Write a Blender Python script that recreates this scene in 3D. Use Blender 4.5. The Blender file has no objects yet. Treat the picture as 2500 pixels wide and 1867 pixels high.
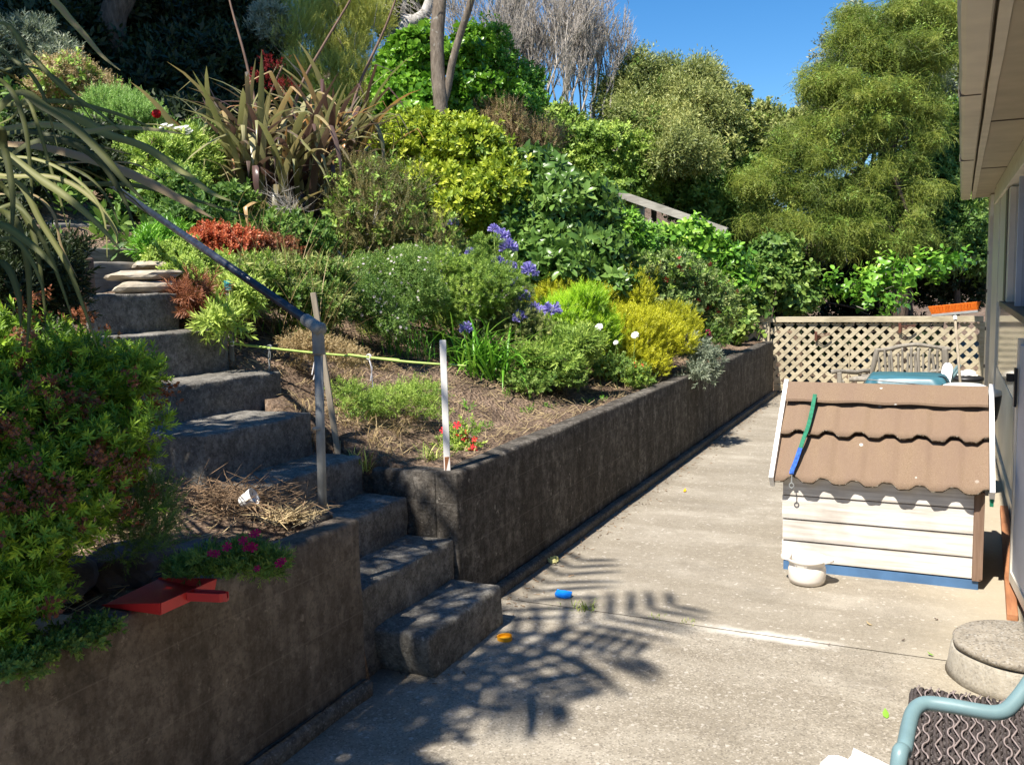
import bpy, bmesh, math, random
import numpy as np
from mathutils import Vector, Matrix, noise as mnoise
random.seed(7); RS = np.random.RandomState(11)
sc = bpy.context.scene; COL = sc.collection
R = math.radians
# ------------------------------------------------------------------ camera
F = 2250.; H = 1.70; CX, CY = 1250., 933.5          # photograph is 2500 px wide
def _n(v): v = np.array(v, float); return v/np.linalg.norm(v)
_dY = _n([(2315-CX)/F, (655-CY)/F, 1.])
_q = _n([-CX/F, (655+.024*2315-CY)/F, 1.])
_up = _n(np.cross(_dY, _q)); _up = -_up if _up[1] > 0 else _up
RC = np.array([np.cross(_dY, _up), _dY, _up])        # camera axes -> world (x right, y along the house, z up)
CAM = np.array([0, 0, H])
cam = bpy.data.cameras.new('camera'); co = bpy.data.objects.new('camera', cam); COL.objects.link(co)
cam.sensor_width = 36; cam.lens = 36*F/2500; cam.clip_start = .05; cam.clip_end = 2000
m = Matrix.Identity(4)
for j, v in enumerate([RC@np.array([1, 0, 0]), RC@np.array([0, -1, 0]), RC@np.array([0, 0, -1])]):
    for i in range(3): m[i][j] = v[i]
for i in range(3): m[i][3] = CAM[i]
co.matrix_world = m; sc.camera = co
def ray(x, y): return RC@np.array([(x-CX)/F, (y-CY)/F, 1.])
def atz(x, y, z=0.): r = ray(x, y); return CAM+r*(z-H)/r[2]
def aty(x, y, Y): r = ray(x, y); return CAM+r*Y/r[1]
def atx(x, y, X): r = ray(x, y); return CAM+r*X/r[0]
def atd(x, y, d): return CAM+ray(x, y)*d
# ------------------------------------------------------------------ sky, sun, exposure
SUNV = Vector((-.14, -.60, 1.0)).normalized()        # towards the sun
w = bpy.data.worlds.new('World'); sc.world = w; w.use_nodes = True
nt = w.node_tree; bg = nt.nodes['Background']
sky = nt.nodes.new('ShaderNodeTexSky'); sky.sky_type = 'NISHITA'; sky.sun_disc = False
sky.sun_elevation = math.asin(SUNV.z); sky.sun_rotation = math.atan2(SUNV.x, SUNV.y)
sky.air_density = .9; sky.dust_density = .05; sky.ozone_density = 3.2; sky.altitude = 100
hs_ = nt.nodes.new('ShaderNodeHueSaturation'); hs_.inputs['Saturation'].default_value = 1.32; nt.links.new(sky.outputs[0], hs_.inputs['Color']); nt.links.new(hs_.outputs[0], bg.inputs[0]); bg.inputs[1].default_value = .09
sl = bpy.data.lights.new('sun', 'SUN'); sl.energy = 5.0; sl.angle = R(.6); sl.color = (1, .94, .85)
so = bpy.data.objects.new('sun', sl); COL.objects.link(so); so.rotation_euler = SUNV.to_track_quat('Z', 'Y').to_euler()
so.location = (0, 0, 30)
vs = sc.view_settings; vs.view_transform = 'Standard'; vs.look = 'None'; vs.exposure = 0.95; vs.gamma = 1
sc.cycles.max_bounces = 6; sc.cycles.transparent_max_bounces = 4; sc.cycles.diffuse_bounces = 4
# ------------------------------------------------------------------ object helpers
def tag(o, label=None, cat=None, group=None, kind=None):
    if label: o['label'] = label
    if cat: o['category'] = cat
    if group: o['group'] = group
    if kind: o['kind'] = kind
    return o
def link(name, me, mt=None, parent=None):
    o = bpy.data.objects.new(name, me); COL.objects.link(o)
    if mt: me.materials.append(mt)
    if parent:
        o.parent = parent
        if parent.type == 'EMPTY': o.location = -Vector(parent.location)   # parts are modelled in world coordinates
    return o
def thing(name, loc, label, cat, group=None):
    o = bpy.data.objects.new(name, None); COL.objects.link(o); o.location = loc; o.empty_display_size = .1
    return tag(o, label, cat, group)
def npmesh(name, V, Q, tint=None, smooth=False):
    V = np.ascontiguousarray(V, np.float32); Q = np.ascontiguousarray(Q, np.int32); k = Q.shape[1]
    me = bpy.data.meshes.new(name); me.vertices.add(len(V)); me.vertices.foreach_set('co', V.ravel())
    me.loops.add(Q.size); me.loops.foreach_set('vertex_index', Q.ravel())
    me.polygons.add(len(Q)); me.polygons.foreach_set('loop_start', np.arange(0, Q.size, k, dtype=np.int32))
    me.polygons.foreach_set('loop_total', np.full(len(Q), k, np.int32))
    if smooth: me.polygons.foreach_set('use_smooth', np.ones(len(Q), bool))
    if tint is not None:
        a = me.attributes.new('tint', 'FLOAT', 'POINT'); a.data.foreach_set('value', np.ascontiguousarray(tint, np.float32))
    me.update(calc_edges=True); return me
def bmo(name, bm, mt, parent=None, smooth=False):
    bmesh.ops.recalc_face_normals(bm, faces=bm.faces)
    me = bpy.data.meshes.new(name); bm.to_mesh(me); bm.free()
    if smooth:
        for p in me.polygons: p.use_smooth = True
    return link(name, me, mt, parent)
def box(bm, a, b, bev=0., rot=None, org=None):
    a = Vector(a); b = Vector(b); c = (a+b)/2; s = b-a
    M = Matrix.Translation(c)@Matrix.Diagonal((abs(s.x), abs(s.y), abs(s.z), 1))
    r = bmesh.ops.create_cube(bm, size=1, matrix=M); vs_ = r['verts']
    if bev:
        es = list({e for v in vs_ for e in v.link_edges})
        g = bmesh.ops.bevel(bm, geom=es, offset=bev, segments=2, affect='EDGES', profile=.5); vs_ = list({v for f in g['faces'] for v in f.verts}|{v for v in vs_ if v.is_valid})
    if rot is not None:
        bmesh.ops.transform(bm, matrix=Matrix.Translation(org)@rot@Matrix.Translation(-Vector(org)), verts=vs_)
    return vs_
def tube(bm, pts, rad, n=8, cap=True):
    pts = [Vector(p) for p in pts]; rad = rad if hasattr(rad, '__len__') else [rad]*len(pts)
    rings = []; prev = None
    for i, p in enumerate(pts):
        t = (pts[min(i+1, len(pts)-1)]-pts[max(i-1, 0)]).normalized()
        if prev is None:
            a = Vector((0, 0, 1)) if abs(t.z) < .9 else Vector((1, 0, 0)); u = t.cross(a).normalized()
        else: u = (prev-t*prev.dot(t)).normalized()
        prev = u; v = t.cross(u)
        rings.append([bm.verts.new(p+(u*math.cos(2*math.pi*k/n)+v*math.sin(2*math.pi*k/n))*rad[i]) for k in range(n)])
    for a, b in zip(rings, rings[1:]):
        for k in range(n): bm.faces.new((a[k], a[(k+1) % n], b[(k+1) % n], b[k]))
    if cap: bm.faces.new(rings[0][::-1]); bm.faces.new(rings[-1])
def lathe(bm, prof, c, n=32, axis=None):
    c = Vector(c); rings = []
    for r, z in prof: rings.append([bm.verts.new(c+Vector((r*math.cos(2*math.pi*k/n), r*math.sin(2*math.pi*k/n), z))) for k in range(n)])
    for a, b in zip(rings, rings[1:]):
        for k in range(n): bm.faces.new((a[k], a[(k+1) % n], b[(k+1) % n], b[k]))
    bm.faces.new(rings[0][::-1]); bm.faces.new(rings[-1])
def smoothpath(pts, n=6):
    P = [Vector(p) for p in pts]; out = []
    for i in range(len(P)-1):
        p0 = P[max(i-1, 0)]; p1 = P[i]; p2 = P[i+1]; p3 = P[min(i+2, len(P)-1)]
        for k in range(n):
            t = k/n; out.append(.5*((2*p1)+(p2-p0)*t+(2*p0-5*p1+4*p2-p3)*t*t+(3*p1-p0-3*p2+p3)*t**3))
    out.append(P[-1]); return out
def nz(x, y, z, s=1.): return mnoise.noise(Vector((x*s, y*s, z*s)))
def roughbox(name, a, b, mt, parent=None, seg=.08, r=.012, amp=.006, fs=6., skew=None):
    """concrete block: rounded edges, surface worn by noise"""
    a = np.array(a, float); b = np.array(b, float)
    def lin(i):
        n = max(1, int(round((b[i]-a[i]-2*r)/seg))); L = np.linspace(a[i]+r, b[i]-r, n+1)
        return np.concatenate([[a[i], a[i]+r*.35], L, [b[i]-r*.35, b[i]]])
    G = [lin(0), lin(1), lin(2)]; V = []; Q = []; cnt = 0
    for ax in range(3):
        u, v = [i for i in range(3) if i != ax]
        for side in (0, 1):
            U, W = np.meshgrid(G[u], G[v], indexing='ij'); P = np.zeros(U.shape+(3,)); P[..., u] = U; P[..., v] = W; P[..., ax] = (a, b)[side][ax]
            nu, nv = U.shape; idx = cnt+np.arange(nu*nv).reshape(nu, nv); cnt += nu*nv; V.append(P.reshape(-1, 3))
            q = np.stack([idx[:-1, :-1], idx[1:, :-1], idx[1:, 1:], idx[:-1, 1:]], -1).reshape(-1, 4); Q.append(q)
    V = np.concatenate(V); Q = np.concatenate(Q)
    q = np.clip(V, a+r, b-r); d = V-q; l = np.linalg.norm(d, axis=1, keepdims=True); nrm = d/np.maximum(l, 1e-9)
    V = q+nrm*r
    for i in range(len(V)):
        x, y, z = V[i]; k = nz(x, y, z, fs)*.6+nz(x+9, y, z, fs*2.7)*.4
        e = (np.abs(nrm[i]) > .3).sum() > 1
        V[i] += nrm[i]*amp*(k-(.9*max(0, nz(x, y+5, z, 9)) if e else 0))
        if skew: V[i] = skew(V[i])
    bm = bmesh.new(); vv = [bm.verts.new(p) for p in V]
    for f in Q: bm.faces.new([vv[i] for i in f])
    bmesh.ops.remove_doubles(bm, verts=bm.verts, dist=1e-4)
    return bmo(name, bm, mt, parent, True)
# ------------------------------------------------------------------ materials
class NB:
    def __init__(s, name):
        s.m = bpy.data.materials.new(name); s.m.use_nodes = True; s.t = s.m.node_tree; s.b = s.t.nodes['Principled BSDF']; s.o = s.t.nodes['Material Output']
        s.co = s.n('ShaderNodeTexCoord').outputs['Object']
    def n(s, typ, **kw):
        x = s.t.nodes.new(typ)
        for k, v in kw.items(): setattr(x, k, v)
        return x
    def l(s, a, b): s.t.links.new(a, b)
    def mapv(s, sx, sy, sz, rot=(0, 0, 0)):
        x = s.n('ShaderNodeMapping'); s.l(s.co, x.inputs[0]); x.inputs['Scale'].default_value = (sx, sy, sz); x.inputs['Rotation'].default_value = rot; return x.outputs[0]
    def noise(s, sc_, det=4, rough=.55, vec=None):
        x = s.n('ShaderNodeTexNoise'); x.inputs['Scale'].default_value = sc_; x.inputs['Detail'].default_value = det; x.inputs['Roughness'].default_value = rough
        s.l(vec if vec is not None else s.co, x.inputs['Vector']); return x.outputs['Fac']
    def vor(s, sc_, vec=None, out='Distance', feat='F1'):
        x = s.n('ShaderNodeTexVoronoi', feature=feat); x.inputs['Scale'].default_value = sc_; s.l(vec if vec is not None else s.co, x.inputs['Vector']); return x.outputs[out]
    def ramp(s, fac, stops, interp='LINEAR'):
        x = s.n('ShaderNodeValToRGB'); x.color_ramp.interpolation = interp; e = x.color_ramp.elements
        while len(e) < len(stops): e.new(.5)
        for el, (p, c) in zip(e, stops): el.position = p; el.color = (c if hasattr(c, '__len__') else (c, c, c))[:3]+(1,) if not hasattr(c, '__len__') or len(c) == 3 else c
        s.l(fac, x.inputs[0]); return x.outputs[0]
    def mix(s, fac, a, b, bt='MIX'):
        x = s.n('ShaderNodeMix', data_type='RGBA', blend_type=bt)
        for sock, v in ((x.inputs['Factor'], fac), (x.inputs[6], a), (x.inputs[7], b)):
            if hasattr(v, 'is_linked'): s.l(v, sock)
            else: sock.default_value = v if not hasattr(v, '__len__') else (tuple(v)+(1,))[:4]
        return x.outputs[2]
    def math(s, op, a, b=None):
        x = s.n('ShaderNodeMath', operation=op)
        for i, v in enumerate((a, b)):
            if v is None: continue
            if hasattr(v, 'is_linked'): s.l(v, x.inputs[i])
            else: x.inputs[i].default_value = v
        return x.outputs[0]
    def bump(s, h, st=.3, dist=.01):
        x = s.n('ShaderNodeBump'); x.inputs['Strength'].default_value = st; x.inputs['Distance'].default_value = dist; s.l(h, x.inputs['Height']); s.l(x.outputs[0], s.b.inputs['Normal']); return x
    def base(s, c, rough=.8, spec=.3, metal=0.):
        if hasattr(c, 'is_linked'): s.l(c, s.b.inputs['Base Color'])
        else: s.b.inputs['Base Color'].default_value = tuple(c)+(1,)
        if hasattr(rough, 'is_linked'): s.l(rough, s.b.inputs['Roughness'])
        else: s.b.inputs['Roughness'].default_value = rough
        s.b.inputs['Specular IOR Level'].default_value = spec; s.b.inputs['Metallic'].default_value = metal
        return s.m
def leafmat(name, stops, rough=.45, trans=.25, spec=.35):
    b = NB(name); a = b.n('ShaderNodeAttribute', attribute_name='tint').outputs['Fac']
    k = len(stops); c = b.ramp(a, [(i/(k-1), s) for i, s in enumerate(stops)])
    b.base(c, rough, spec); tr = b.n('ShaderNodeBsdfTranslucent'); b.l(b.mix(.25, c, (.75, .9, .25), 'MULTIPLY'), tr.inputs[0])
    mx = b.n('ShaderNodeMixShader'); mx.inputs[0].default_value = trans; b.l(b.b.outputs[0], mx.inputs[1]); b.l(tr.outputs[0], mx.inputs[2]); b.l(mx.outputs[0], b.o.inputs[0]); return b.m
def plain(name, c, rough=.5, spec=.4, var=.12, sc_=20, metal=0., bump=0.):
    b = NB(name); f = b.noise(sc_, 5); lo = tuple(x*(1-var*1.6) for x in c); hi = tuple(min(1, x*(1+var)) for x in c)
    b.base(b.ramp(f, [(.3, lo), (.7, hi)]), rough, spec, metal)
    if bump: b.bump(b.noise(sc_*3, 4), bump, .004)
    return b.m
def wood(name, lo, hi, sx=4, sy=60, sz=60, rough=.75, bump=.3):
    b = NB(name); v = b.mapv(sx, sy, sz); f = b.noise(1, 6, .6, v); g = b.noise(3.5, 4)
    c = b.ramp(f, [(.25, lo), (.5, tuple((p+q)/2 for p, q in zip(lo, hi))), (.75, hi)]); c = b.mix(b.ramp(g, [(.45, 0.), (.75, .55)]), c, tuple(x*.6 for x in lo))
    b.base(c, rough, .25); b.bump(f, bump, .004); return b.m
def concrete(name, cols, stain=.5, streak=True, bump=.5, speck=.25, scale=1., light=(.42, .4, .36)):
    b = NB(name); f1 = b.noise(2.2*scale, 8, .62); f2 = b.noise(14*scale, 8, .7); f3 = b.noise(90, 3)
    c = b.ramp(f1, [(.28, cols[0]), (.5, cols[1]), (.72, cols[2])])
    c = b.mix(b.ramp(f2, [(.42, stain), (.62, 0.)]), c, tuple(x*.38 for x in cols[0]))
    if streak:
        s = b.noise(1, 6, .65, b.mapv(9, 9, 1.3)); c = b.mix(b.ramp(s, [(.46, 0.), (.64, stain)]), c, (.035, .027, .02))
    f5 = b.noise(38, 5, .75); c = b.mix(b.ramp(f5, [(.40, min(.7, stain*.9)), (.52, 0.)]), c, tuple(x*.33 for x in cols[0])); c = b.mix(b.ramp(b.noise(17, 8, .75), [(.60, 0.), (.68, min(.55, stain*.7))]), c, tuple(min(1, x*1.9) for x in cols[2]))
    v = b.vor(130, out='Color'); sp = b.n('ShaderNodeSeparateColor'); b.l(v, sp.inputs[0])
    c = b.mix(b.ramp(sp.outputs[0], [(.78, 0.), (.95, speck)]), c, light); c = b.mix(b.ramp(sp.outputs[1], [(.8, 0.), (.95, speck)]), c, tuple(x*.3 for x in cols[0]))
    sz = b.n('ShaderNodeSeparateXYZ'); b.l(b.co, sz.inputs[0])
    if streak:
        fl = b.ramp(b.math('ABSOLUTE', b.math('SUBTRACT', b.math('FRACT', b.math('MULTIPLY', b.math('ADD', sz.outputs[2], b.math('MULTIPLY', b.noise(.8, 2), .03)), 4.2)), .5)), [(.0, .28), (.018, 0.)]); c = b.mix(fl, c, cols[2])
        vc = b.vor(1.1, feat='DISTANCE_TO_EDGE', vec=b.mapv(1, .55, .8)); c = b.mix(b.ramp(b.math('ADD', vc, b.math('MULTIPLY', f2, .01)), [(.006, .3), (.012, 0.)]), c, (.02, .016, .013))
    b.base(c, .92, .2); b.bump(b.math('ADD', b.math('MULTIPLY', f3, .5), b.math('ADD', f2, b.math('MULTIPLY', sp.outputs[2], .25))), bump, .012); return b.m
MT = {}
MT['oldconc'] = concrete('old_concrete', [(.107, .093, .077), (.175, .155, .13), (.26, .234, .198)], .8, True, .5, .08)
MT['lowconc'] = concrete('low_wall_concrete', [(.14, .112, .085), (.205, .17, .133), (.28, .238, .19)], .5, True, .4, .05)
MT['stepconc'] = concrete('step_concrete', [(.15, .138, .118), (.245, .227, .195), (.37, .345, .30)], .6, False, .7, .22)
MT['stepconc_front'] = MT['stepconc']
MT['foot'] = concrete('footing_concrete', [(.10, .09, .075), (.16, .145, .12), (.22, .2, .165)], .5, False)
MT['manhole'] = concrete('gully_concrete', [(.30, .27, .215), (.40, .36, .29), (.50, .46, .385)], .2, True, .35, .3)
MT['lid'] = concrete('lid_concrete', [(.25, .215, .165), (.34, .30, .24), (.43, .385, .32)], .25, False, .6, .6)
def patiomat(name, near):
    b = NB(name); f1 = b.noise(.9, 6, .6); f2 = b.noise(5, 8, .65); f4 = b.noise(28, 6, .7); wv = b.noise(1, 5, .6, b.mapv(.7, 3.2, 1))
    c = b.ramp(f1, [(.3, (.255, .226, .18)), (.5, (.335, .30, .242)), (.7, (.41, .372, .305))])
    c = b.mix(b.ramp(wv, [(.40, .8), (.6, 0.)]), c, (.215, .186, .14))
    c = b.mix(b.ramp(f2, [(.45, .5), (.6, 0.)]), c, (.22, .19, .145))
    c = b.mix(b.ramp(f4, [(.5, 0.), (.68, .3)]), c, (.46, .415, .335))
    v = b.vor(150 if near else 210, out='Color'); sp = b.n('ShaderNodeSeparateColor'); b.l(v, sp.inputs[0])
    k = .5 if near else .28
    c = b.mix(b.ramp(sp.outputs[0], [(.72, 0.), (.95, k)]), c, (.48, .43, .36)); c = b.mix(b.ramp(sp.outputs[1], [(.72, 0.), (.92, k)]), c, (.10, .086, .068))
    v2 = b.vor(75, out='Color'); s2 = b.n('ShaderNodeSeparateColor'); b.l(v2, s2.inputs[0]); c = b.mix(b.ramp(s2.outputs[0], [(.965, 0.), (.985, .6)]), c, (.5, .46, .4))
    sep = b.n('ShaderNodeSeparateXYZ'); b.l(b.co, sep.inputs[0])
    # a spill of white paint along the joint, a mossy dirt line at the joint and along the wall foot
    yy = b.math('ABSOLUTE', b.math('SUBTRACT', sep.outputs[1], 4.27 if near else 4.30)); xx = b.math('ABSOLUTE', b.math('ADD', sep.outputs[0], .72))
    pm = b.math('MULTIPLY', b.ramp(b.math('ADD', yy, b.math('MULTIPLY', b.noise(9, 5), .10)), [(.05, 1.), (.105, 0.)]), b.ramp(b.math('ADD', xx, b.math('MULTIPLY', b.noise(5, 4), .25)), [(.3, 1.), (.5, 0.)]))
    c = b.mix(b.math('MULTIPLY', pm, .9), c, (.62, .59, .53))
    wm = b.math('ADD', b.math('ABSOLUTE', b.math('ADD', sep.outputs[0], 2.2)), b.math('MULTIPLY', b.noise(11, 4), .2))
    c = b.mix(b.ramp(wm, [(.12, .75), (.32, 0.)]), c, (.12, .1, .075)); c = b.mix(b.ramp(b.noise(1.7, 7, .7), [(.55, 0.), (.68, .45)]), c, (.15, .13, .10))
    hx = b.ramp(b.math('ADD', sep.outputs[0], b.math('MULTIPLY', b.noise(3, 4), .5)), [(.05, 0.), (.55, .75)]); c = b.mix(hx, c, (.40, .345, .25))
    b.base(c, .9, .25); b.bump(b.math('ADD', f4, b.math('MULTIPLY', sp.outputs[2], .5 if near else .2)), .45 if near else .25, .006); return b.m
MT['patio_near'] = patiomat('patio_exposed', True); MT['patio_far'] = patiomat('patio_smooth', False)
def soilmat():
    b = NB('garden_soil'); f = b.noise(3, 8, .65); g = b.noise(40, 6, .75); v = b.vor(45)
    c = b.ramp(g, [(.3, (.10, .066, .045)), (.5, (.30, .21, .145)), (.72, (.55, .42, .31))]); c = b.mix(b.ramp(f, [(.42, .6), (.6, 0.)]), c, (.06, .04, .028))
    b.base(c, .95, .1); b.bump(b.math('ADD', g, v), 1., .03); return b.m
MT['soil'] = soilmat()
MT['lattice'] = wood('lattice_wood', (.36, .305, .20), (.60, .53, .38), 8, 40, 40, .8)
MT['grey_wood'] = wood('weathered_wood', (.17, .15, .12), (.36, .33, .28), 30, 30, 5)
MT['grey_rail'] = wood('weathered_rail', (.25, .23, .2), (.48, .45, .39), 5, 50, 50)
MT['sleeper'] = wood('sleeper_wood', (.13, .11, .085), (.38, .35, .3), 40, 5, 50)
MT['redpost'] = wood('red_brown_wood', (.10, .06, .045), (.26, .17, .12), 40, 40, 4)
MT['stake'] = wood('stake_wood', (.2, .165, .12), (.42, .36, .27), 50, 50, 4)
MT['whitepaint'] = plain('white_paint', (.78, .77, .75), .5, .4, .05)
MT['whiteplastic'] = plain('white_plastic', (.8, .78, .74), .35, .5, .04)
MT['stakepeg'] = plain('white_stake_paint', (.74, .72, .68), .5, .4, .08)
MT['cream'] = wood('kennel_boards', (.42, .37, .31), (.84, .80, .74), 3, 70, 50, .7, .2)
MT['darkwood'] = wood('brown_trim', (.14, .085, .055), (.27, .18, .125), 60, 60, 4)
MT['bluepaint'] = plain('blue_paint', (.075, .16, .30), .6, .3, .15, 8)
MT['tarp'] = plain('teal_tarp', (.045, .145, .19), .38, .5, .1, 6, bump=.2)
MT['black'] = plain('black_plastic', (.015, .015, .017), .4, .4, .1)
MT['navy'] = NB('navy_pipe_paint')
def _navy():
    b = MT['navy']; x = b.n('ShaderNodeTexWave', wave_type='BANDS', bands_direction='X'); x.inputs['Scale'].default_value = .8; x.inputs['Distortion'].default_value = 3; b.l(b.co, x.inputs[0])
    c = b.ramp(b.noise(30, 5), [(.35, (.012, .015, .025)), (.7, (.04, .048, .07))]); MT['navy'] = b.base(c, .28, .6)
_navy()
MT['galv'] = plain('galvanised_steel', (.25, .26, .25), .6, .5, .2, 14, .1)
MT['cane'] = plain('green_cane_paint', (.36, .5, .11), .5, .4, .15)
MT['string'] = plain('white_string', (.75, .72, .7), .9, .1, .05)
MT['pink'] = plain('pink_string', (.55, .16, .14), .9, .1, .05)
MT['red'] = plain('red_plastic', (.5, .022, .022), .38, .5, .05)
MT['teal_cap'] = plain('teal_plastic', (.05, .3, .33), .4, .5, .1)
MT['orange'] = plain('orange_bristles', (.78, .18, .015), .7, .3, .12, 90, bump=.3)
MT['greyplastic'] = plain('grey_plastic', (.34, .35, .34), .5, .4, .08)
MT['rustybr'] = plain('rusty_iron', (.14, .055, .035), .8, .3, .3, 60)
MT['yellow'] = plain('yellow_plastic', (.72, .33, .01), .4, .5, .06)
MT['paleyellow'] = plain('pale_yellow_plastic', (.72, .68, .3), .4, .5, .06)
MT['toyblue'] = plain('blue_toy_plastic', (.008, .2, .72), .35, .5, .06)
MT['leash_g'] = plain('green_webbing', (.012, .17, .09), .7, .3, .25, 60)
MT['leash_b'] = plain('blue_webbing', (.02, .1, .42), .7, .3, .35, 60)
MT['bowl'] = plain('white_glaze', (.78, .72, .64), .25, .6, .04, 5)
MT['chairtube'] = plain('blue_green_tube', (.16, .255, .275), .42, .5, .12, 10)
MT['wicker'] = plain('dark_wicker', (.062, .05, .047), .6, .4, .3, 60)
MT['wickerlight'] = plain('pale_wicker', (.30, .245, .23), .6, .4, .15, 60)
MT['orangewood'] = wood('orange_timber', (.25, .10, .045), (.45, .21, .10), 50, 4, 50)
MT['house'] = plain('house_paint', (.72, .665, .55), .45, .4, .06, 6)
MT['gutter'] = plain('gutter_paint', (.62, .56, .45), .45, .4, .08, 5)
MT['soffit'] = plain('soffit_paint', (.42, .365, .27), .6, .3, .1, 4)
MT['doorgrey'] = plain('grey_door', (.50, .53, .58), .6, .5, .06, 5)
MT['darkframe'] = plain('dark_frame', (.13, .115, .09), .5, .4, .1)
def glass(name, c, rough):
    b = NB(name); return b.base(c, rough, .8)
MT['glassdoor'] = glass('gloss_paint', (.52, .475, .385), .10); MT['winglass'] = glass('window_glass', (.12, .14, .16), .05)
def stone(name, lo, hi):
    b = NB(name); f = b.noise(9, 8, .65); b.base(b.ramp(f, [(.3, lo), (.7, hi)]), .9, .2); b.bump(f, .6, .02); return b.m
MT['stone'] = stone('pale_stone', (.30, .25, .18), (.55, .48, .37)); MT['darkstone'] = stone('dark_stone', (.07, .06, .065), (.17, .15, .155))
def roofmat():
    b = NB('stone_chip_roof'); f = b.noise(350, 3, .8); g = b.noise(3, 6, .6, b.mapv(3, 1, 1)); c = b.ramp(f, [(.3, (.127, .083, .050)), (.5, (.22, .152, .10)), (.7, (.338, .252, .178))])
    c = b.mix(b.ramp(g, [(.35, .5), (.65, 0.)]), c, (.19, .128, .097)); v = b.vor(24, out='Color'); s = b.n('ShaderNodeSeparateColor'); b.l(v, s.inputs[0])
    d = b.vor(24); c = b.mix(b.math('MULTIPLY', b.ramp(s.outputs[0], [(.975, 0.), (.98, 1.)]), b.ramp(d, [(.2, 1.), (.3, 0.)])), c, (.75, .73, .68))
    b.base(c, .9, .2); b.bump(f, .5, .004); return b.m
MT['roof'] = roofmat()
MT['mossedge'] = concrete('lichen_tile_edge', [(.06, .045, .03), (.12, .09, .06), (.2, .16, .11)], .4, False, .6, .7, 3, (.7, .66, .55))
def barkmat(name, lo, hi, sc_=14, lich=0.):
    b = NB(name); f = b.noise(1, 7, .65, b.mapv(sc_*2, sc_*2, sc_*.5)); c = b.ramp(f, [(.3, lo), (.7, hi)])
    if lich: c = b.mix(b.ramp(b.noise(13, 6), [(.62, 0.), (.72, lich)]), c, (.6, .6, .55))
    b.base(c, .9, .15); b.bump(f, .8, .02); return b.m
MT['bark'] = barkmat('brown_bark', (.05, .036, .026), (.16, .12, .09)); MT['cabbark'] = barkmat('cabbage_tree_bark', (.09, .07, .052), (.25, .205, .16), 16, .5)
MT['palebark'] = barkmat('pale_bark', (.3, .28, .25), (.6, .58, .55)); MT['greytwig'] = barkmat('grey_twig', (.28, .25, .215), (.55, .50, .44), 8)
MT['drytwig'] = plain('dry_twig', (.30, .20, .12), .8, .2, .5, 9); MT['straw'] = plain('dry_straw', (.52, .40, .22), .8, .2, .4, 9)
MT['redtwig'] = plain('reddish_twig', (.24, .11, .08), .8, .2, .4, 9)
# foliage colours
G_ = {
 'hebe': [(.025, .05, .008), (.06, .11, .012), (.13, .20, .018), (.25, .31, .03)],
 'hebelight': [(.03, .06, .012), (.08, .14, .022), (.17, .24, .04), (.30, .36, .08)],
 'brownseed': [(.09, .03, .015), (.19, .065, .03), (.30, .125, .06)],
 'yellowgreen': [(.05, .09, .01), (.15, .21, .018), (.30, .35, .03), (.45, .46, .06)],
 'gloss': [(.025, .055, .012), (.055, .11, .02), (.10, .17, .035), (.20, .27, .07)],
 'griselinia': [(.03, .09, .01), (.08, .19, .016), (.16, .30, .03), (.26, .40, .05)],
 'midgreen': [(.02, .05, .012), (.05, .10, .02), (.10, .16, .03), (.17, .22, .05)],
 'olive': [(.035, .05, .016), (.085, .105, .03), (.15, .165, .05), (.24, .235, .08)],
 'kanuka': [(.05, .065, .014), (.13, .145, .028), (.24, .235, .05), (.36, .32, .09)],
 'heath': [(.035, .04, .014), (.085, .088, .03), (.14, .125, .045), (.22, .15, .07)],
 'drybrown': [(.09, .06, .03), (.2, .14, .07), (.32, .23, .11), (.40, .31, .16)],
 'gold': [(.13, .145, .008), (.30, .32, .016), (.50, .50, .025), (.62, .60, .04)],
 'lime': [(.06, .12, .008), (.16, .28, .014), (.28, .42, .02), (.38, .5, .035)],
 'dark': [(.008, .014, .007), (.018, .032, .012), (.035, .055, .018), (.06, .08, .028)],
 'rimu': [(.04, .06, .012), (.09, .125, .022), (.17, .20, .035), (.27, .28, .06)],
 'redleaf': [(.16, .025, .012), (.36, .07, .03), (.55, .15, .06), (.62, .27, .14)],
 'greygreen': [(.06, .085, .055), (.14, .175, .12), (.26, .29, .2), (.4, .41, .32)],
 'dome': [(.05, .10, .02), (.12, .21, .05), (.22, .33, .09), (.32, .42, .15)],
 'strap': [(.02, .055, .008), (.05, .14, .012), (.10, .24, .02), (.2, .34, .05)],
 'grass': [(.05, .08, .015), (.13, .19, .03), (.24, .28, .06), (.38, .36, .13)],
 'bronze': [(.045, .02, .02), (.085, .05, .045), (.13, .10, .07), (.17, .17, .07), (.27, .25, .13), (.36, .19, .08)],
 'flaxgreen': [(.02, .026, .006), (.055, .065, .016), (.13, .14, .038), (.27, .27, .09), (.36, .23, .13)],
 'vine': [(.025, .07, .01), (.06, .15, .018), (.13, .26, .03), (.24, .36, .05)],
 'fuchsialeaf': [(.04, .07, .02), (.09, .14, .04), (.17, .22, .07), (.28, .25, .11)]}
LK = {'dark': 1.1, 'gold': 1.15, 'hebe': 2.6, 'redleaf': 1.1, 'rimu': 1.95,  'griselinia': 1.4,  'flaxgreen': 1.1,  'kanuka': 2.5, 'olive': 2.2, 'midgreen': 2.0, 'yellowgreen': 1.5, 'hebelight': 1.9,  'bronze': 1.5, 'drybrown': 1.3, 'greygreen': 1.3, 'brownseed': 1.3}
LM = {k: leafmat('leaves_'+k, [tuple(min(.85, q*LK.get(k, 1.75)) for q in c) for c in v], {'gloss': .3, 'griselinia': .3, 'vine': .35, 'bronze': .3, 'flaxgreen': .55, 'strap': .35}.get(k, .5), .28) for k, v in G_.items()}
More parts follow.
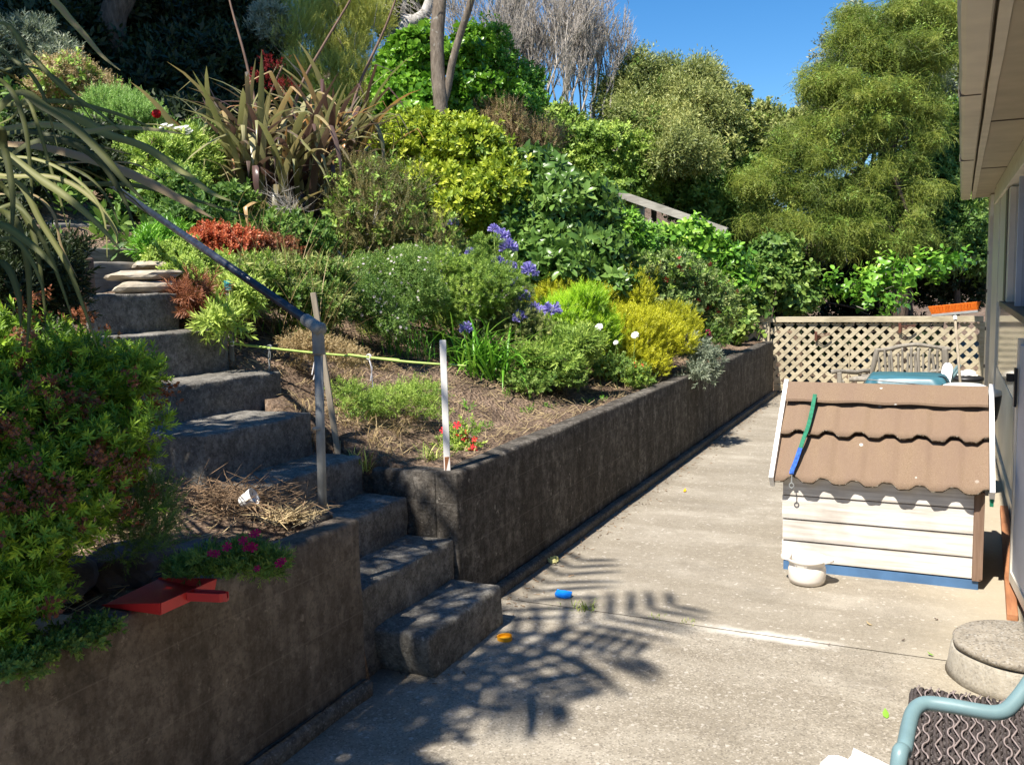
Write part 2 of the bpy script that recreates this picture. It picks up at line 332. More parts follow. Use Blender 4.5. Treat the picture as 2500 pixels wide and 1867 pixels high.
def petal(name, a, b_): return leafmat(name, [a, b_], .6, .3, .2)
PM = {'purple': petal('petals_purple', (.22, .18, .58), (.48, .43, .80)), 'white': petal('petals_white', (.75, .74, .7), (.85, .84, .8)), 'red': petal('petals_red', (.55, .012, .02), (.8, .04, .05)),
      'magenta': petal('petals_magenta', (.30, .004, .06), (.42, .01, .10)), 'fuchsia': petal('petals_fuchsia', (.5, .02, .04), (.62, .10, .10)), 'crimson': petal('petals_crimson', (.16, .01, .015), (.3, .03, .03)), 'pinkwhite': petal('petals_daisy', (.62, .5, .5), (.82, .76, .74)), 'yellow': petal('petals_yellow', (.7, .5, .03), (.75, .6, .1))}
# ------------------------------------------------------------------ foliage generators (numpy)
def unit(a): return a/np.maximum(np.linalg.norm(a, axis=-1, keepdims=True), 1e-9)
def frames(D, roll):
    D = unit(D); ref = np.where(np.abs(D[:, 2:3]) > .95, np.array([[1., 0, 0]]), np.array([[0, 0, 1.]])); X = unit(np.cross(ref, D)); Y = np.cross(D, X)
    c, s = np.cos(roll)[:, None], np.sin(roll)[:, None]; return np.stack([X*c+Y*s, -X*s+Y*c, D], -1)   # columns
def leaf(L, W, rows, curl=.25, fold=.25):
    """one leaf along +z, face towards +y; rows = (t, relative width)"""
    V = []; mid = len(rows) > 3
    for t, wd in rows:
        z = L*(t-.12*curl*t*t); y = -curl*L*t*t*.55; h = W*wd/2
        V += [(-h, y+fold*h, z), (0, y, z), (h, y+fold*h, z)] if mid else [(-h, y, z), (h, y, z)]
    k = 3 if mid else 2; Q = []
    for i in range(len(rows)-1):
        for j in range(k-1): a = i*k+j; Q.append((a, a+1, a+k+1, a+k))
    return np.array(V), np.array(Q)
ROWS = {'small': [(0, .2), (.5, 1), (1, .12)], 'oval': [(0, .12), (.3, .85), (.65, .95), (1, .08)], 'lance': [(0, .15), (.35, 1), (.7, .7), (1, .05)], 'needle': [(0, 1), (1, .3)], 'round': [(0, .3), (.35, 1), (.75, .95), (1, .25)]}
def sprig(n, stem, L, W, kind, tilt0, tilt1, curl=.25, t0=.15, rs=None, spread=0.):
    rs = rs or RS; Vs, Qs, Ts = [], [], []; c = 0
    for i in range(n):
        t = t0+(1-t0)*i/max(1, n-1); az = i*2.39996+rs.uniform(-.3, .3); tl = R(tilt0+(tilt1-tilt0)*t)+rs.uniform(-.15, .15)
        sc_ = rs.uniform(.75, 1.15)*(1 if t < .8 else .8); V, Q = leaf(L*sc_, W*sc_, ROWS[kind], curl*rs.uniform(.4, 1.6))
        D = np.array([[math.sin(tl)*math.cos(az), math.sin(tl)*math.sin(az), math.cos(tl)]]); X = np.array([-math.sin(az), math.cos(az), 0]); Y = np.cross(D[0], X)
        M = np.stack([X, Y, D[0]], -1); P = V@M.T+np.array([rs.uniform(-spread, spread), rs.uniform(-spread, spread), stem*t]); Vs.append(P); Qs.append(Q+c); c += len(V)
        Ts.append(np.full(len(V), .22+.5*t+rs.uniform(-.18, .18)))
    return np.concatenate(Vs), np.concatenate(Qs), np.concatenate(Ts)
def scatter(temps, P, D, S, tint, roll=None):
    Vs, Qs, Ts = [], [], []; c = 0; n = len(P); pick = RS.randint(0, len(temps), n); roll = RS.uniform(0, 6.283, n) if roll is None else roll; Fm = frames(D, roll)
    for k, (V, Q, T) in enumerate(temps):
        ix = np.where(pick == k)[0]
        if not len(ix): continue
        W = np.einsum('nij,mj->nmi', Fm[ix], V)*S[ix][:, None, None]+P[ix][:, None]; Vs.append(W.reshape(-1, 3))
        Qs.append((Q[None]+(np.arange(len(ix))*len(V))[:, None, None]).reshape(-1, 4)+c); c += len(ix)*len(V)
        Ts.append(np.clip(T[None]*.55+tint[ix][:, None], 0, 1).ravel())
    return np.concatenate(Vs), np.concatenate(Qs), np.concatenate(Ts)
def sampler(lobes, n, inner=.62, seed=None):
    """points in the outer shell of a union of ellipsoids: (centre, radii)"""
    C_ = np.array([l[0] for l in lobes], float); Rr = np.array([l[1] for l in lobes], float); A = (Rr[:, 0]*Rr[:, 2]+Rr[:, 0]*Rr[:, 1]+Rr[:, 1]*Rr[:, 2]); out = np.zeros((0, 3)); od = np.zeros((0, 3))
    for _ in range(6):
        m_ = int(n*1.5)+20; k = RS.choice(len(lobes), m_, p=A/A.sum()); d = unit(RS.normal(size=(m_, 3))); rr = inner+(1-inner)*RS.uniform(0, 1, m_)**.6; rr = np.where(RS.uniform(size=m_) < .13, RS.uniform(1., 1.45, m_), rr); bump_ = 1+.16*np.sin(d[:, 0]*7+k)*np.sin(d[:, 1]*6+k*2)*np.sin(d[:, 2]*8+k)
        P = C_[k]+d*Rr[k]*(rr*bump_)[:, None]
        q = np.min(np.linalg.norm((P[:, None]-C_[None])/Rr[None], axis=2)+(np.arange(len(lobes))[None] == k[:, None])*9, axis=1) if len(lobes) > 1 else np.full(m_, 9.)
        ok = q > inner*.9; out = np.concatenate([out, P[ok]]); od = np.concatenate([od, d[ok]])
        if len(out) >= n: break
    return out[:n], od[:n]
def sublobes(c, r, n, sz=.5, low=-.7):
    """an uneven crown: smaller ellipsoids standing on one big one"""
    c = np.array(c, float); r = np.array(r, float); L = [(c, r*.72)]
    for i in range(n):
        d = unit(RS.normal(size=3)); d[2] = max(d[2], low); k = RS.uniform(.7, 1.25)*sz; L.append((c+d*r*RS.uniform(.58, .95), r*k*np.array([1, 1, RS.uniform(.8, 1.1)])))
    return L
def foliage(name, lobes, n, temps, mt, parent, size=(.8, 1.25), up=.5, out=.8, rnd=.45, inner=.6, tint=(0., .45), droop=None):
    P, d = sampler(lobes, n, inner); n = len(P); D = d*out+np.array([0, 0, up])+RS.normal(size=(n, 3))*rnd
    if droop is not None: D = d*np.array([1, 1, .2])*out+np.array([0, 0, droop])+RS.normal(size=(n, 3))*rnd
    tn = RS.uniform(*tint, n)+.12*np.sin(P[:, 0]*5.1+P[:, 2]*4)*np.sin(P[:, 1]*4.3)+.10*np.sin(P[:, 0]*2.1+1)*np.sin(P[:, 2]*2.6)
    V, Q, T = scatter(temps, P, D, RS.uniform(*size, n), tn); return link(name, npmesh(name, V, Q, T), mt, parent)
def blades(B, az, el, L, W, droop, nseg=7, fold=.3, kink=None, tint=None, taper=.65, twist=None):
    n = len(B); t = np.linspace(0, 1, nseg+1); e = el[:, None]-droop[:, None]*t[None]**1.4
    if kink is not None: e = np.where(t[None] > kink[:, None], np.minimum(e, e-1.3), e)
    az2 = az[:, None]+(0 if twist is None else twist[:, None]*t[None]); st = L[:, None]/nseg
    dx = np.cos(e)*np.cos(az2)*st; dy = np.cos(e)*np.sin(az2)*st; dz = np.sin(e)*st
    P = np.stack([np.cumsum(np.concatenate([np.zeros((n, 1)), d_[:, :-1]], 1), 1) for d_ in (dx, dy, dz)], -1)+B[:, None]
    T_ = unit(np.stack([dx, dy, dz], -1)); X = np.stack([-np.sin(az2), np.cos(az2), np.zeros_like(az2)], -1); N = np.cross(T_, X)
    wd = (W[:, None]*np.clip(np.minimum(.45+t*2.2, 1)*(1-t**2.2)**taper, .03, 1))[..., None]/2
    V = np.stack([P-X*wd+N*wd*-fold, P, P+X*wd+N*wd*-fold], 2).reshape(-1, 3); Q = []
    for i in range(nseg):
        for j in range(2): a = i*3+j; Q.append((a, a+1, a+4, a+3))
    Q = (np.array(Q)[None]+(np.arange(n)*(nseg+1)*3)[:, None, None]).reshape(-1, 4); tn = RS.uniform(.1, .9, n) if tint is None else tint
    return V, Q, np.clip(np.repeat(tn[:, None], (nseg+1)*3, 1)+np.repeat(t*.15-.05, 3)[None], 0, 1).ravel()
def sticks(A, B, ra, rb, tint=None):
    """many thin three-sided twigs"""
    n = len(A); D = unit(B-A); ref = np.where(np.abs(D[:, 2:3]) > .9, np.array([[1., 0, 0]]), np.array([[0, 0, 1.]])); X = unit(np.cross(D, ref)); Y = np.cross(D, X); V = np.zeros((n, 6, 3))
    for k in range(3):
        o = X*math.cos(2.094*k)+Y*math.sin(2.094*k); V[:, k] = A+o*np.reshape(ra, (-1, 1)); V[:, 3+k] = B+o*np.reshape(rb, (-1, 1))
    q = np.array([(0, 1, 4, 3), (1, 2, 5, 4), (2, 0, 3, 5)]); return V.reshape(-1, 3), (q[None]+(np.arange(n)*6)[:, None, None]).reshape(-1, 4), np.repeat(RS.uniform(0, 1, n) if tint is None else tint, 6)
def cat(parts):
    V, Q, T = [], [], []; c = 0
    for v, q, t in parts: V.append(v); Q.append(q+c); T.append(t); c += len(v)
    return np.concatenate(V), np.concatenate(Q), np.concatenate(T)
TW = .0022
def branchy(base, d0, L, r, levels, kids, spread=.5, up=.25, shrink=.62, wig=.12):
    """recursive twigs from one stem; returns stick arrays"""
    A = np.array([base], float); D = unit(np.array([d0], float)); Ls = np.array([L]); rr = np.array([r]); out = []
    for lv in range(levels):
        nn = []; seg = 3
        p = A; d = D
        knots = [p]
        for s in range(seg):
            d2 = unit(d+RS.normal(size=d.shape)*wig+np.array([0, 0, up*.25])); q = p+d2*(Ls/seg)[:, None]; out.append(sticks(p, q, rr*(1-.22*s), rr*(1-.22*(s+1)))); p = q; d = d2; knots.append(p)
        k = kids[lv] if lv < len(kids) else 0
        if not k: break
        K = np.stack(knots, 1); idx = np.repeat(np.arange(len(A)), k); tt = RS.uniform(.25, 1, len(idx))*seg; i0 = np.minimum(tt.astype(int), seg-1); f = (tt-i0)[:, None]
        A2 = K[idx, i0]*(1-f)+K[idx, i0+1]*f; D2 = unit(D[idx]+RS.normal(size=(len(idx), 3))*spread+np.array([0, 0, up])); L2 = Ls[idx]*shrink*RS.uniform(.6, 1.2, len(idx)); r2 = np.maximum(rr[idx]*.5, TW)
        A, D, Ls, rr = A2, D2, L2, r2
    return cat(out), A, D
# leaf sprig templates
TP = {}
def tp(k, *a, m=4, **kw): TP[k] = [sprig(*a, **kw) for _ in range(m)]
tp('hebe', 16, .055, .034, .0085, 'small', 75, 25)
tp('smallround', 12, .06, .022, .013, 'small', 75, 30)
tp('midoval', 8, .09, .06, .028, 'oval', 80, 35)
tp('yellow', 9, .07, .065, .03, 'oval', 80, 25)
tp('bigoval', 7, .08, .12, .052, 'oval', 95, 40, curl=.45)
tp('gris', 8, .10, .10, .062, 'round', 85, 30, curl=.3)
tp('vine', 6, .14, .10, .058, 'round', 85, 45, curl=.4)
tp('needle', 26, .10, .028, .0035, 'needle', 60, 25)
tp('heath', 24, .12, .016, .004, 'needle', 65, 30)
tp('conif', 20, .085, .024, .006, 'needle', 55, 18, spread=.006)
tp('far', 9, .16, .085, .036, 'small', 80, 30, spread=.03)
tp('fartiny', 14, .20, .055, .016, 'small', 70, 25, spread=.05)
tp('lance', 10, .10, .07, .014, 'lance', 70, 20)
tp('fine', 14, .05, .018, .005, 'small', 70, 30, spread=.01)
def droopy(rs):
    out = []
    for s in range(11):
        az = rs.uniform(0, 6.28); L = rs.uniform(.14, .42); n = 7; bend = rs.uniform(.12, .34); lw = rs.uniform(.012, .024)
        p = np.array([rs.uniform(-.07, .07), rs.uniform(-.07, .07), rs.uniform(-.05, .05)]); el = rs.uniform(.1, .9); t0 = rs.uniform(.1, .5)
        for i in range(n):
            d = np.array([math.cos(az)*math.cos(el), math.sin(az)*math.cos(el), math.sin(el)]); q = p+d*L/n; x = np.array([-math.sin(az), math.cos(az), 0]); k = 1-.5*i/n
            for sgn in (-1, 1):
                lf = x*sgn*lw*k+d*.022+np.array([0, 0, rs.uniform(-.006, .006)]); V = np.array([p, p+d*.009, p+lf+d*.005, p+lf]); out.append((V, np.array([(0, 1, 2, 3)]), np.full(4, t0+.4*(i/n))))
            wv = np.array([0, 0, 1.])*.003; out.append((np.array([p-wv, q-wv, q+wv, p+wv]), np.array([(0, 1, 2, 3)]), np.full(4, t0)))
            p = q; el -= bend
    return cat(out)
TP['rimu'] = [droopy(RS) for _ in range(9)]
def daisy(r, petals=7, tint=.7):
    V, Q, T = [], [], []
    for i in range(petals):
        a = 6.283*i/petals; c, s = math.cos(a), math.sin(a); w_ = r*.32; k = len(V)
        V += [(-s*w_*.3, c*w_*.3, 0), (s*w_*.3, -c*w_*.3, 0), (c*r+s*w_, s*r-c*w_, r*.18), (c*r-s*w_, s*r+c*w_, r*.18)]; Q.append((k, k+1, k+2, k+3)); T += [tint-.4*(i % 2)]*4
    return np.array(V), np.array(Q), np.array(T)
def flowers(name, P, D, r, mt, parent, petals=6):
    """each flower an object of its own (shared mesh); past 100 the nearest hundred, the rest one piece"""
    P = np.array(P, float); D = unit(np.array(D, float)); n = len(P); o_ = np.argsort(np.linalg.norm(P-CAM, axis=1)); P, D = P[o_], D[o_]; S = RS.uniform(.75, 1.2, n)
    V, Q, T = daisy(r, petals); me = npmesh(name, V, Q, np.clip(T, 0, 1)); me.materials.append(mt); Fm = frames(D, RS.uniform(0, 6.283, n)); pl = Vector(parent.location)
    for i in range(min(n, 100)):
        o = bpy.data.objects.new(name, me); COL.objects.link(o); o.parent = parent; m_ = Matrix(Fm[i].tolist()).to_4x4(); m_.translation = Vector(P[i])-pl; o.matrix_local = m_@Matrix.Scale(S[i], 4)
    if n > 100: V, Q, T = scatter([daisy(r, petals)], P[100:], D[100:], S[100:], RS.uniform(0, .5, n-100)); tag(link('tiny_flowers', npmesh('tiny_flowers', V, Q, T), mt, parent), kind='stuff')
def fhead(c, r, n, pr, mt, parent, petals):
    d = unit(RS.normal(size=(n, 3))); d = np.where(r < .01, d*.25+[0, -.75, .6], d); V, Q, T = scatter([daisy(pr, petals)], np.array(c, float)[None]+d*r, d, RS.uniform(.7, 1.1, n), RS.uniform(0, .5, n)); return link('flower_head', npmesh('flower_head', V, Q, T), mt, parent)
# ------------------------------------------------------------------ ground
PF = ([2.3, 2.62, 2.9, 3.15, 3.6, 4.3, 6, 8, 10, 14, 30, 60], [.70, .74, .84, .95, 1.14, 1.48, 2.25, 3.3, 4.4, 6.4, 13, 22])
PN = ([2.3, 3.2, 4, 5, 6, 8, 10, 14, 30, 60], [.69, .78, 1.05, 1.62, 2.2, 3.3, 4.4, 6.4, 13, 22])
def ground_z(x, y):
    d = -x
    if d < 2.27: return -.05
    s = min(1, max(0, (y-3.0)/1.1)); s = s*s*(3-2*s)
    far = np.interp(d, *PF)
    if y > 5.2: far -= .12*min(1, (y-5.2)/3)*min(1, max(0, (d-2.4)/1.2))*max(0, 1-max(0, d-5)/4)
    z = np.interp(d, *PN)*(1-s)+far*s
    ye = 3.99 if d < 3.45 else 4.2
    if 3.11 < y < ye and d < 4.6: z = min(z, float(np.interp(d, [2.27, 2.5, 2.8, 3.05, 3.45, 3.85, 4.2, 4.6], [-.05, .05, .3, .5, .7, .9, 1.15, 1.45])))
    return float(z)
def gz(x, y): return ground_z(x, y)+(.035*nz(x, y, 0, 2.3)+.02*nz(x, y, 3, 7) if x < -2.3 else 0)
def hit(px, py, tmax=60):
    r = ray(px, py); t = 1.5
    while t < tmax:
        P = CAM+r*t
        if P[2] < ground_z(P[0], P[1]): return P
        t += .02
    return CAM+r*tmax
xs = np.unique(np.concatenate([-np.geomspace(14, 400, 22), np.linspace(-14, -6, 50), np.linspace(-6, -2.45, 90), [-2.36, -2.285, -2.27, -2.2, 0, 6, 30, 120, 400]])); ys = np.unique(np.concatenate([[-300, -100, -30, -8, -3, -1], np.linspace(0, 14, 240), np.geomspace(14.2, 400, 26)]))
GX, GY = np.meshgrid(xs, ys, indexing='ij'); GZ = np.array([[gz(x, y) for y in ys] for x in xs]); idx = np.arange(GX.size).reshape(GX.shape)
me = npmesh('garden_slope', np.stack([GX, GY, GZ], -1).reshape(-1, 3), np.stack([idx[:-1, :-1], idx[1:, :-1], idx[1:, 1:], idx[:-1, 1:]], -1).reshape(-1, 4), smooth=True)
tag(link('garden_slope', me, MT['soil']), kind='structure')
def slab(name, x0, x1, y0, y1, mt, amp):
    X = np.linspace(x0, x1, 40); Y = np.linspace(y0, y1, int((y1-y0)/.08)); gx, gy = np.meshgrid(X, Y, indexing='ij'); z = np.array([[amp*nz(a, b, 0, 1.1) for b in Y] for a in X]); z[:, 0] -= .004; z[:, -1] -= .004
    ix = np.arange(gx.size).reshape(gx.shape); o = link(name, npmesh(name, np.stack([gx, gy, z], -1).reshape(-1, 3), np.stack([ix[:-1, :-1], ix[1:, :-1], ix[1:, 1:], ix[:-1, 1:]], -1).reshape(-1, 4), smooth=True), mt); tag(o, kind='structure')
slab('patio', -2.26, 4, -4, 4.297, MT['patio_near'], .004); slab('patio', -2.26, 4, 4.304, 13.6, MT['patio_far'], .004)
# ------------------------------------------------------------------ walls and steps
def wobble(p):
    p = p.copy(); 
    if p[2] > .5: p[2] += .012*nz(p[0], p[1], 0, 1.3)+.005*nz(p[0], p[1], 2, 6)
    return p
t = thing('retaining_wall', (-2.25, 8.6, 0), 'long dark stained concrete retaining wall running from the steps to the lattice fence', 'wall')
roughbox('wall_face', (-2.33, 3.975, -.05), (-2.2, 13.3, .745), MT['oldconc'], t, .1, .016, .007, 7, wobble)
def wing(p):
    p = p.copy()
    if p[2] > .6: p[2] += .02*(p[0]+2.33)*1.2+.008*nz(p[0], p[1], 0, 4)
    return p
roughbox('end_return', (-2.72, 3.985, .1), (-2.332, 4.12, .74), MT['manhole'] if False else MT['oldconc'], t, .05, .02, .01, 8, wing)
roughbox('footing', (-2.198, 3.99, -.05), (-2.135, 13.25, .05), MT['foot'], t, .12, .015, .008, 9)
t = thing('low_retaining_wall', (-2.23, 1.2, 0), 'low brown concrete retaining wall in shade beside the foot of the steps, red dustpan on its top', 'wall')
roughbox('wall_face', (-2.3, -2.5, -.05), (-2.172, 3.1, .735), MT['lowconc'], t, .08, .022, .007, 7, wobble)
roughbox('end_return', (-2.75, 2.93, .3), (-2.302, 3.095, .745), MT['lowconc'], t, .06, .02, .008, 8)
def ft(p):
    p = p.copy(); p[0] += .02*nz(0, p[1], 0, 3) if p[0] > -2.15 else 0; return p
roughbox('footing', (-2.17, -2.5, -.05), (-2.115, 3.07, .06), MT['foot'], t, .1, .03, .014, 8, ft)
stairs = thing('garden_steps', (-2.6, 3.6, 0), 'rough grey concrete steps climbing the bank beside the handrail', 'steps')
ST = [(-2.26, -1.955, 3.235, 3.97, .0, .2, .05), (-2.53, -2.226, 3.1, 3.972, .0, .4, .02), (-2.8, -2.49, 3.12, 3.97, .2, .6, .022), (-3.06, -2.745, 3.17, 3.95, .4, .8, .022),
      (-3.5, -3.02, 3.12, 3.9, .55, 1.025, .022), (-3.9, -3.47, 3.35, 4.22, .75, 1.205, .022), (-4.2, -3.84, 3.31, 4.21, .9, 1.452, .022), (-4.6, -4.06, 3.42, 4.06, 1.1, 1.665, .022)]
for i, (x0, x1, y0, y1, z0, z1, rr) in enumerate(ST):
    def sk(p, x0=x0, x1=x1, y0=y0, z0=z0, z1=z1, i=i):
        p = p.copy()
        if i == 0 and p[1] < 3.5 and p[2] < .12: p[1] += .05*(.12-p[2])/.12*max(0, (3.5-p[1])/.27)
        p[2] += .008*nz(p[0], p[1], i, 4) if p[2] > z1-.1 else 0; return p
    roughbox('step', (x0, y0, z0-.02), (x1, y1, z1), MT['stepconc'], stairs, .035, rr*.45, .009, 14, sk)
# timber steps further up
for k, (p0, p1, X, hh, lab) in enumerate([((225, 640), (356, 640), -4.75, .15, 'lowest weathered timber step above the concrete steps'), ((205, 606), (360, 606), -5.15, .15, 'dark timber step between the lowest one and the pale one'), ((195, 549), (385, 553), -5.75, .17, 'pale sunlit timber step facing the stairs, broadest of the four'), ((255, 531), (392, 538), -6.2, .12, 'topmost narrow timber step behind the pale one')]):
    A = atx(*p0, X); B = atx(*p1, X); z = (A[2]+B[2])/2
    o = roughbox('timber_step', (X-.16, min(A[1], B[1])-(.25 if k > 0 else .05), z-hh-.1), (X, B[1]+.12, z), MT['sleeper'], None, .06, .012, .01, 8)
    tag(o, lab, 'step', 'timber steps up the bank')
def rock(name, c, r, mt, label, rotz=0., flat=.5, seed=0):
    bm = bmesh.new(); bmesh.ops.create_icosphere(bm, subdivisions=3, radius=1)
    for v in bm.verts:
        p = v.co; k = 1+.35*mnoise.noise(p*1.1+Vector((seed, 0, 0)))+.10*mnoise.noise(p*3+Vector((seed, 3, 0))); q = p*k
        q.z = max(min(q.z, .55), -.6); v.co = q
    bmesh.ops.transform(bm, matrix=Matrix.Translation(c)@Matrix.Rotation(rotz, 4, 'Z')@Matrix.Diagonal((r[0], r[1], r[2], 1)), verts=bm.verts)
    return tag(bmo(name, bm, mt), label, 'rock', 'rocks in the garden beds')
def P(v): return Vector(v)
rock('flat_stone', atx(355, 672, -4.35), (.16, .3, .05), MT['stone'], 'broad pale flat stone above the top concrete step', .2, seed=1)
rock('flat_stone', atx(370, 700, -4.3), (.13, .28, .06), MT['stone'], 'rust stained stone under the broad pale flat stone', .0, seed=2)
rock('flat_stone', atx(400, 648, -4.7), (.16, .26, .05), MT['stone'], 'grey flat stone against the bush behind the broad pale stone', .4, seed=3)
rock('bed_rock', (-2.52, 2.22, .76), (.13, .16, .10), MT['darkstone'], 'dark blocky rock behind the red dustpan', .3, seed=4)
rock('bed_rock', (-2.62, 1.92, .78), (.17, .17, .09), MT['darkstone'], 'long dark low rock left of the dustpan under the shrub', .1, seed=5)
rock('bed_rock', (-2.42, 2.42, .74), (.07, .08, .075), MT['darkstone'], 'small rounded grey rock between dustpan and pink flowers', .1, seed=6)
rock('bed_rock', (-2.36, 1.72, .72), (.06, .12, .04), MT['stone'], 'small pale stone at the back edge of the low wall', .1, seed=8)
# ------------------------------------------------------------------ handrail, post, stakes, canes
hb = Vector(atz(785, 1255, .74)); ht = Vector(atd(770, 800, float(np.linalg.norm(hb-Vector(CAM)))*.955)); ht = Vector((hb.x+.01, hb.y+.02, ht.z))
r_end = Vector(atx(400, 540, -4.0)); rd = (r_end-ht).normalized(); r_far = ht+rd*3.0
t = thing('handrail', hb, 'sloping dark blue pipe handrail on a grey steel post beside the steps', 'handrail')
bm = bmesh.new(); tube(bm, [hb-Vector((0, 0, .25)), ht], .0185, 16); bmo('post', bm, MT['galv'], t, True)
bm = bmesh.new(); tube(bm, [ht+rd*.03, r_far], .0195, 16); bmo('rail', bm, MT['navy'], t, True)
bm = bmesh.new(); tube(bm, smoothpath([ht+Vector((0, 0, -.11)), ht+Vector((0, 0, -.02)), ht+Vector((0, 0, .012))]), .0255, 16); tube(bm, [ht-rd*.03, ht+rd*.11], .0265, 16); tube(bm, [ht+Vector((.02, -.045, .0)), ht+Vector((-.01, .04, .0))], .021, 14); bmo('fitting', bm, MT['galv'], t, True)
bm = bmesh.new(); tube(bm, [hb+Vector((0, 0, .36)), hb+Vector((0, 0, .368))], .0205, 16); bmo('collar', bm, MT['galv'], t)
pb = atx(222, 860, -4.1); pt = atx(222, 630, -4.1)
o = roughbox('timber_post', (-4.16, pb[1]-.045, pb[2]-.3), (-4.07, pb[1]+.04, pt[2]), MT['redpost'], None, .04, .01, .006, 9); tag(o, 'rotting red brown timber post at the left edge of the upper steps', 'post')
def stake(top_, bot, wd, mt, label, cap=None):
    top_ = Vector(top_); bot = Vector(bot); bm = bmesh.new(); d = (top_-bot).normalized(); L = (top_-bot).length
    q = Vector((0, 0, 1)).rotation_difference(d).to_matrix().to_4x4(); box(bm, (-wd/2, -wd/2, -.2), (wd/2, wd/2, L), .003)
    bmesh.ops.transform(bm, matrix=Matrix.Translation(bot)@q@Matrix.Rotation(.5, 4, 'Z'), verts=bm.verts)
    t = thing('garden_stake', bot, label, 'stake', 'stakes in the bed by the steps'); bmo('shaft', bm, mt, t)
    if cap:
        bm = bmesh.new(); tube(bm, [top_-d*.05, top_+d*.012], wd*.85, 12); bmo('cap', bm, MT[cap], t)
    return t
s1b = atz(1092, 1142, .75); dpt = lambda p: float(RC.T[2]@(np.array(p)-CAM))
s1 = stake(atd(1081, 830, dpt(s1b)*.995), s1b, .033, MT['stakepeg'], 'white painted stake standing on the retaining wall corner by the red flowers')
bm = bmesh.new(); tube(bm, [Vector(s1b)+Vector((0, 0, -.05)), Vector(s1b)+Vector((0, 0, .06))], .0215, 4); bmo('bare_foot', bm, MT['orangewood'], s1)
s2b = hit(822, 1085); s2 = stake(atd(765, 715, dpt(s2b)*1.0), s2b, .03, MT['stake'], 'bare weathered stake leaning just behind the handrail post')
s3b = hit(567, 880); s3 = stake(atd(556, 690, dpt(s3b)), s3b, .026, MT['grey_wood'], 'grey stake with a teal cap at the top of the bed', 'teal_cap')
c0 = atd(560, 838, dpt(s3b)*.99); c1 = atd(975, 878, dpt(s2b)*1.02); c2 = atd(850, 866, dpt(s2b)*1.0); c3 = atd(1138, 893, dpt(s1b)*1.01)
def cane(a, b, label, ties):
    a = Vector(a); b = Vector(b); t = thing('garden_cane', a, label, 'cane', 'green canes tied between the stakes'); bm = bmesh.new(); m_ = (a+b)/2-Vector((0, 0, .008)); tube(bm, smoothpath([a, m_, b], 8), [.0075-.002*i/16 for i in range(17)], 8); bmo('cane', bm, MT['cane'], t, True)
    for f, mt, n in ties:
        bm = bmesh.new(); c = a.lerp(b, f)
        for k in range(3): tube(bm, [c+Vector((.013*math.cos(q), .004*k-.004, .013*math.sin(q))) for q in np.linspace(0, 6.28, 10)], .003, 5)
        for k in range(n): tube(bm, smoothpath([c+Vector((0, 0, -.01)), c+Vector((random.uniform(-.02, .02), random.uniform(-.01, .02), -.06)), c+Vector((random.uniform(-.03, .03), random.uniform(-.02, .03), -.13-.03*k))]), .0032, 5)
        bmo('string_tie', bm, mt, t)
cane(c0, c1, 'long green cane from the teal capped stake past the handrail post', [(.02, MT['string'], 0), (.25, MT['galv'], 2), (.53, MT['string'], 2)])
cane(c2, c3, 'shorter green cane ending beyond the white stake', [(.18, MT['string'], 2), (.83, MT['pink'], 0)])
# a red loose strip hanging
# ------------------------------------------------------------------ lattice fence across the patio end
def lattice(bm, x0, x1, z0, z1, y, sp, wd=.036, th=.006, tilt=1., zoff=lambda x: 0.):
    """two layers of diagonal strips clipped to the frame"""
    for s, yy in ((1, y), (-1, y+th+.001)):
        c = x0-(z1-z0)
        while c < x1+(z1-z0):
            # strip centre line: x = c + s*(z-z0) (+ width of frame for s<0)
            cs = c if s > 0 else c+(z1-z0)
            pts = []
            A = Vector((cs, 0, z0)); B = Vector((cs+s*(z1-z0), 0, z1)); lo, hi = 0., 1.
            for k, lim, sg in ((0, x0, 1), (0, x1, -1)):
                a = (A[0]-lim)*sg; b = (B[0]-lim)*sg
                if a < 0 and b < 0: lo = 2; break
                if a < 0: lo = max(lo, a/(a-b))
                if b < 0: hi = min(hi, a/(a-b))
            if lo < hi-.01:
                p = A.lerp(B, lo); q = A.lerp(B, hi); d = (q-p).normalized(); n = Vector((-d.z, 0, d.x))*wd/2; vv = []
                for yv in (yy, yy+th):
                    for u, sg in ((p, -1), (p, 1), (q, 1), (q, -1)):
                        v = u+n*sg; vv.append(bm.verts.new((min(max(v.x, x0), x1), yv, min(max(v.z, z0), z1)+zoff(v.x))))
                for f in ((0, 1, 2, 3), (7, 6, 5, 4), (0, 4, 5, 1), (1, 5, 6, 2), (2, 6, 7, 3), (3, 7, 4, 0)): bm.faces.new([vv[i] for i in f])
            c += sp*math.sqrt(2)
FY = 13.4
fence = thing('lattice_fence', (-1, FY, 0), 'pale timber lattice fence closing the far end of the patio', 'fence')
bm = bmesh.new(); lattice(bm, -2.27, .42, .11, 1.0, FY+.01, .112, .068); bmo('lattice_panel', bm, MT['lattice'], fence)
bm = bmesh.new(); box(bm, (-2.75, FY-.03, 1.0), (.43, FY+.045, 1.075), .004); bmo('top_rail', bm, MT['lattice'], fence)
bm = bmesh.new(); box(bm, (-2.27, FY-.012, .03), (.42, FY+.03, .115), .004); bmo('bottom_rail', bm, MT['lattice'], fence)
for xx, ww in ((-2.32, .05), (.43, .04)):
    bm = bmesh.new(); box(bm, (xx-ww, FY-.035, -.05), (xx+ww, FY+.05, .998), .004); bmo('post', bm, MT['lattice'], fence)
bm = bmesh.new(); box(bm, (-1.21, FY-.004, .115), (-1.195, FY+.03, .7)); bmo('joint_batten', bm, MT['lattice'], fence)
bm = bmesh.new(); lattice(bm, -2.72, -2.375, .74, .92, FY+.01, .112, .068); bmo('lattice_panel', bm, MT['lattice'], fence)
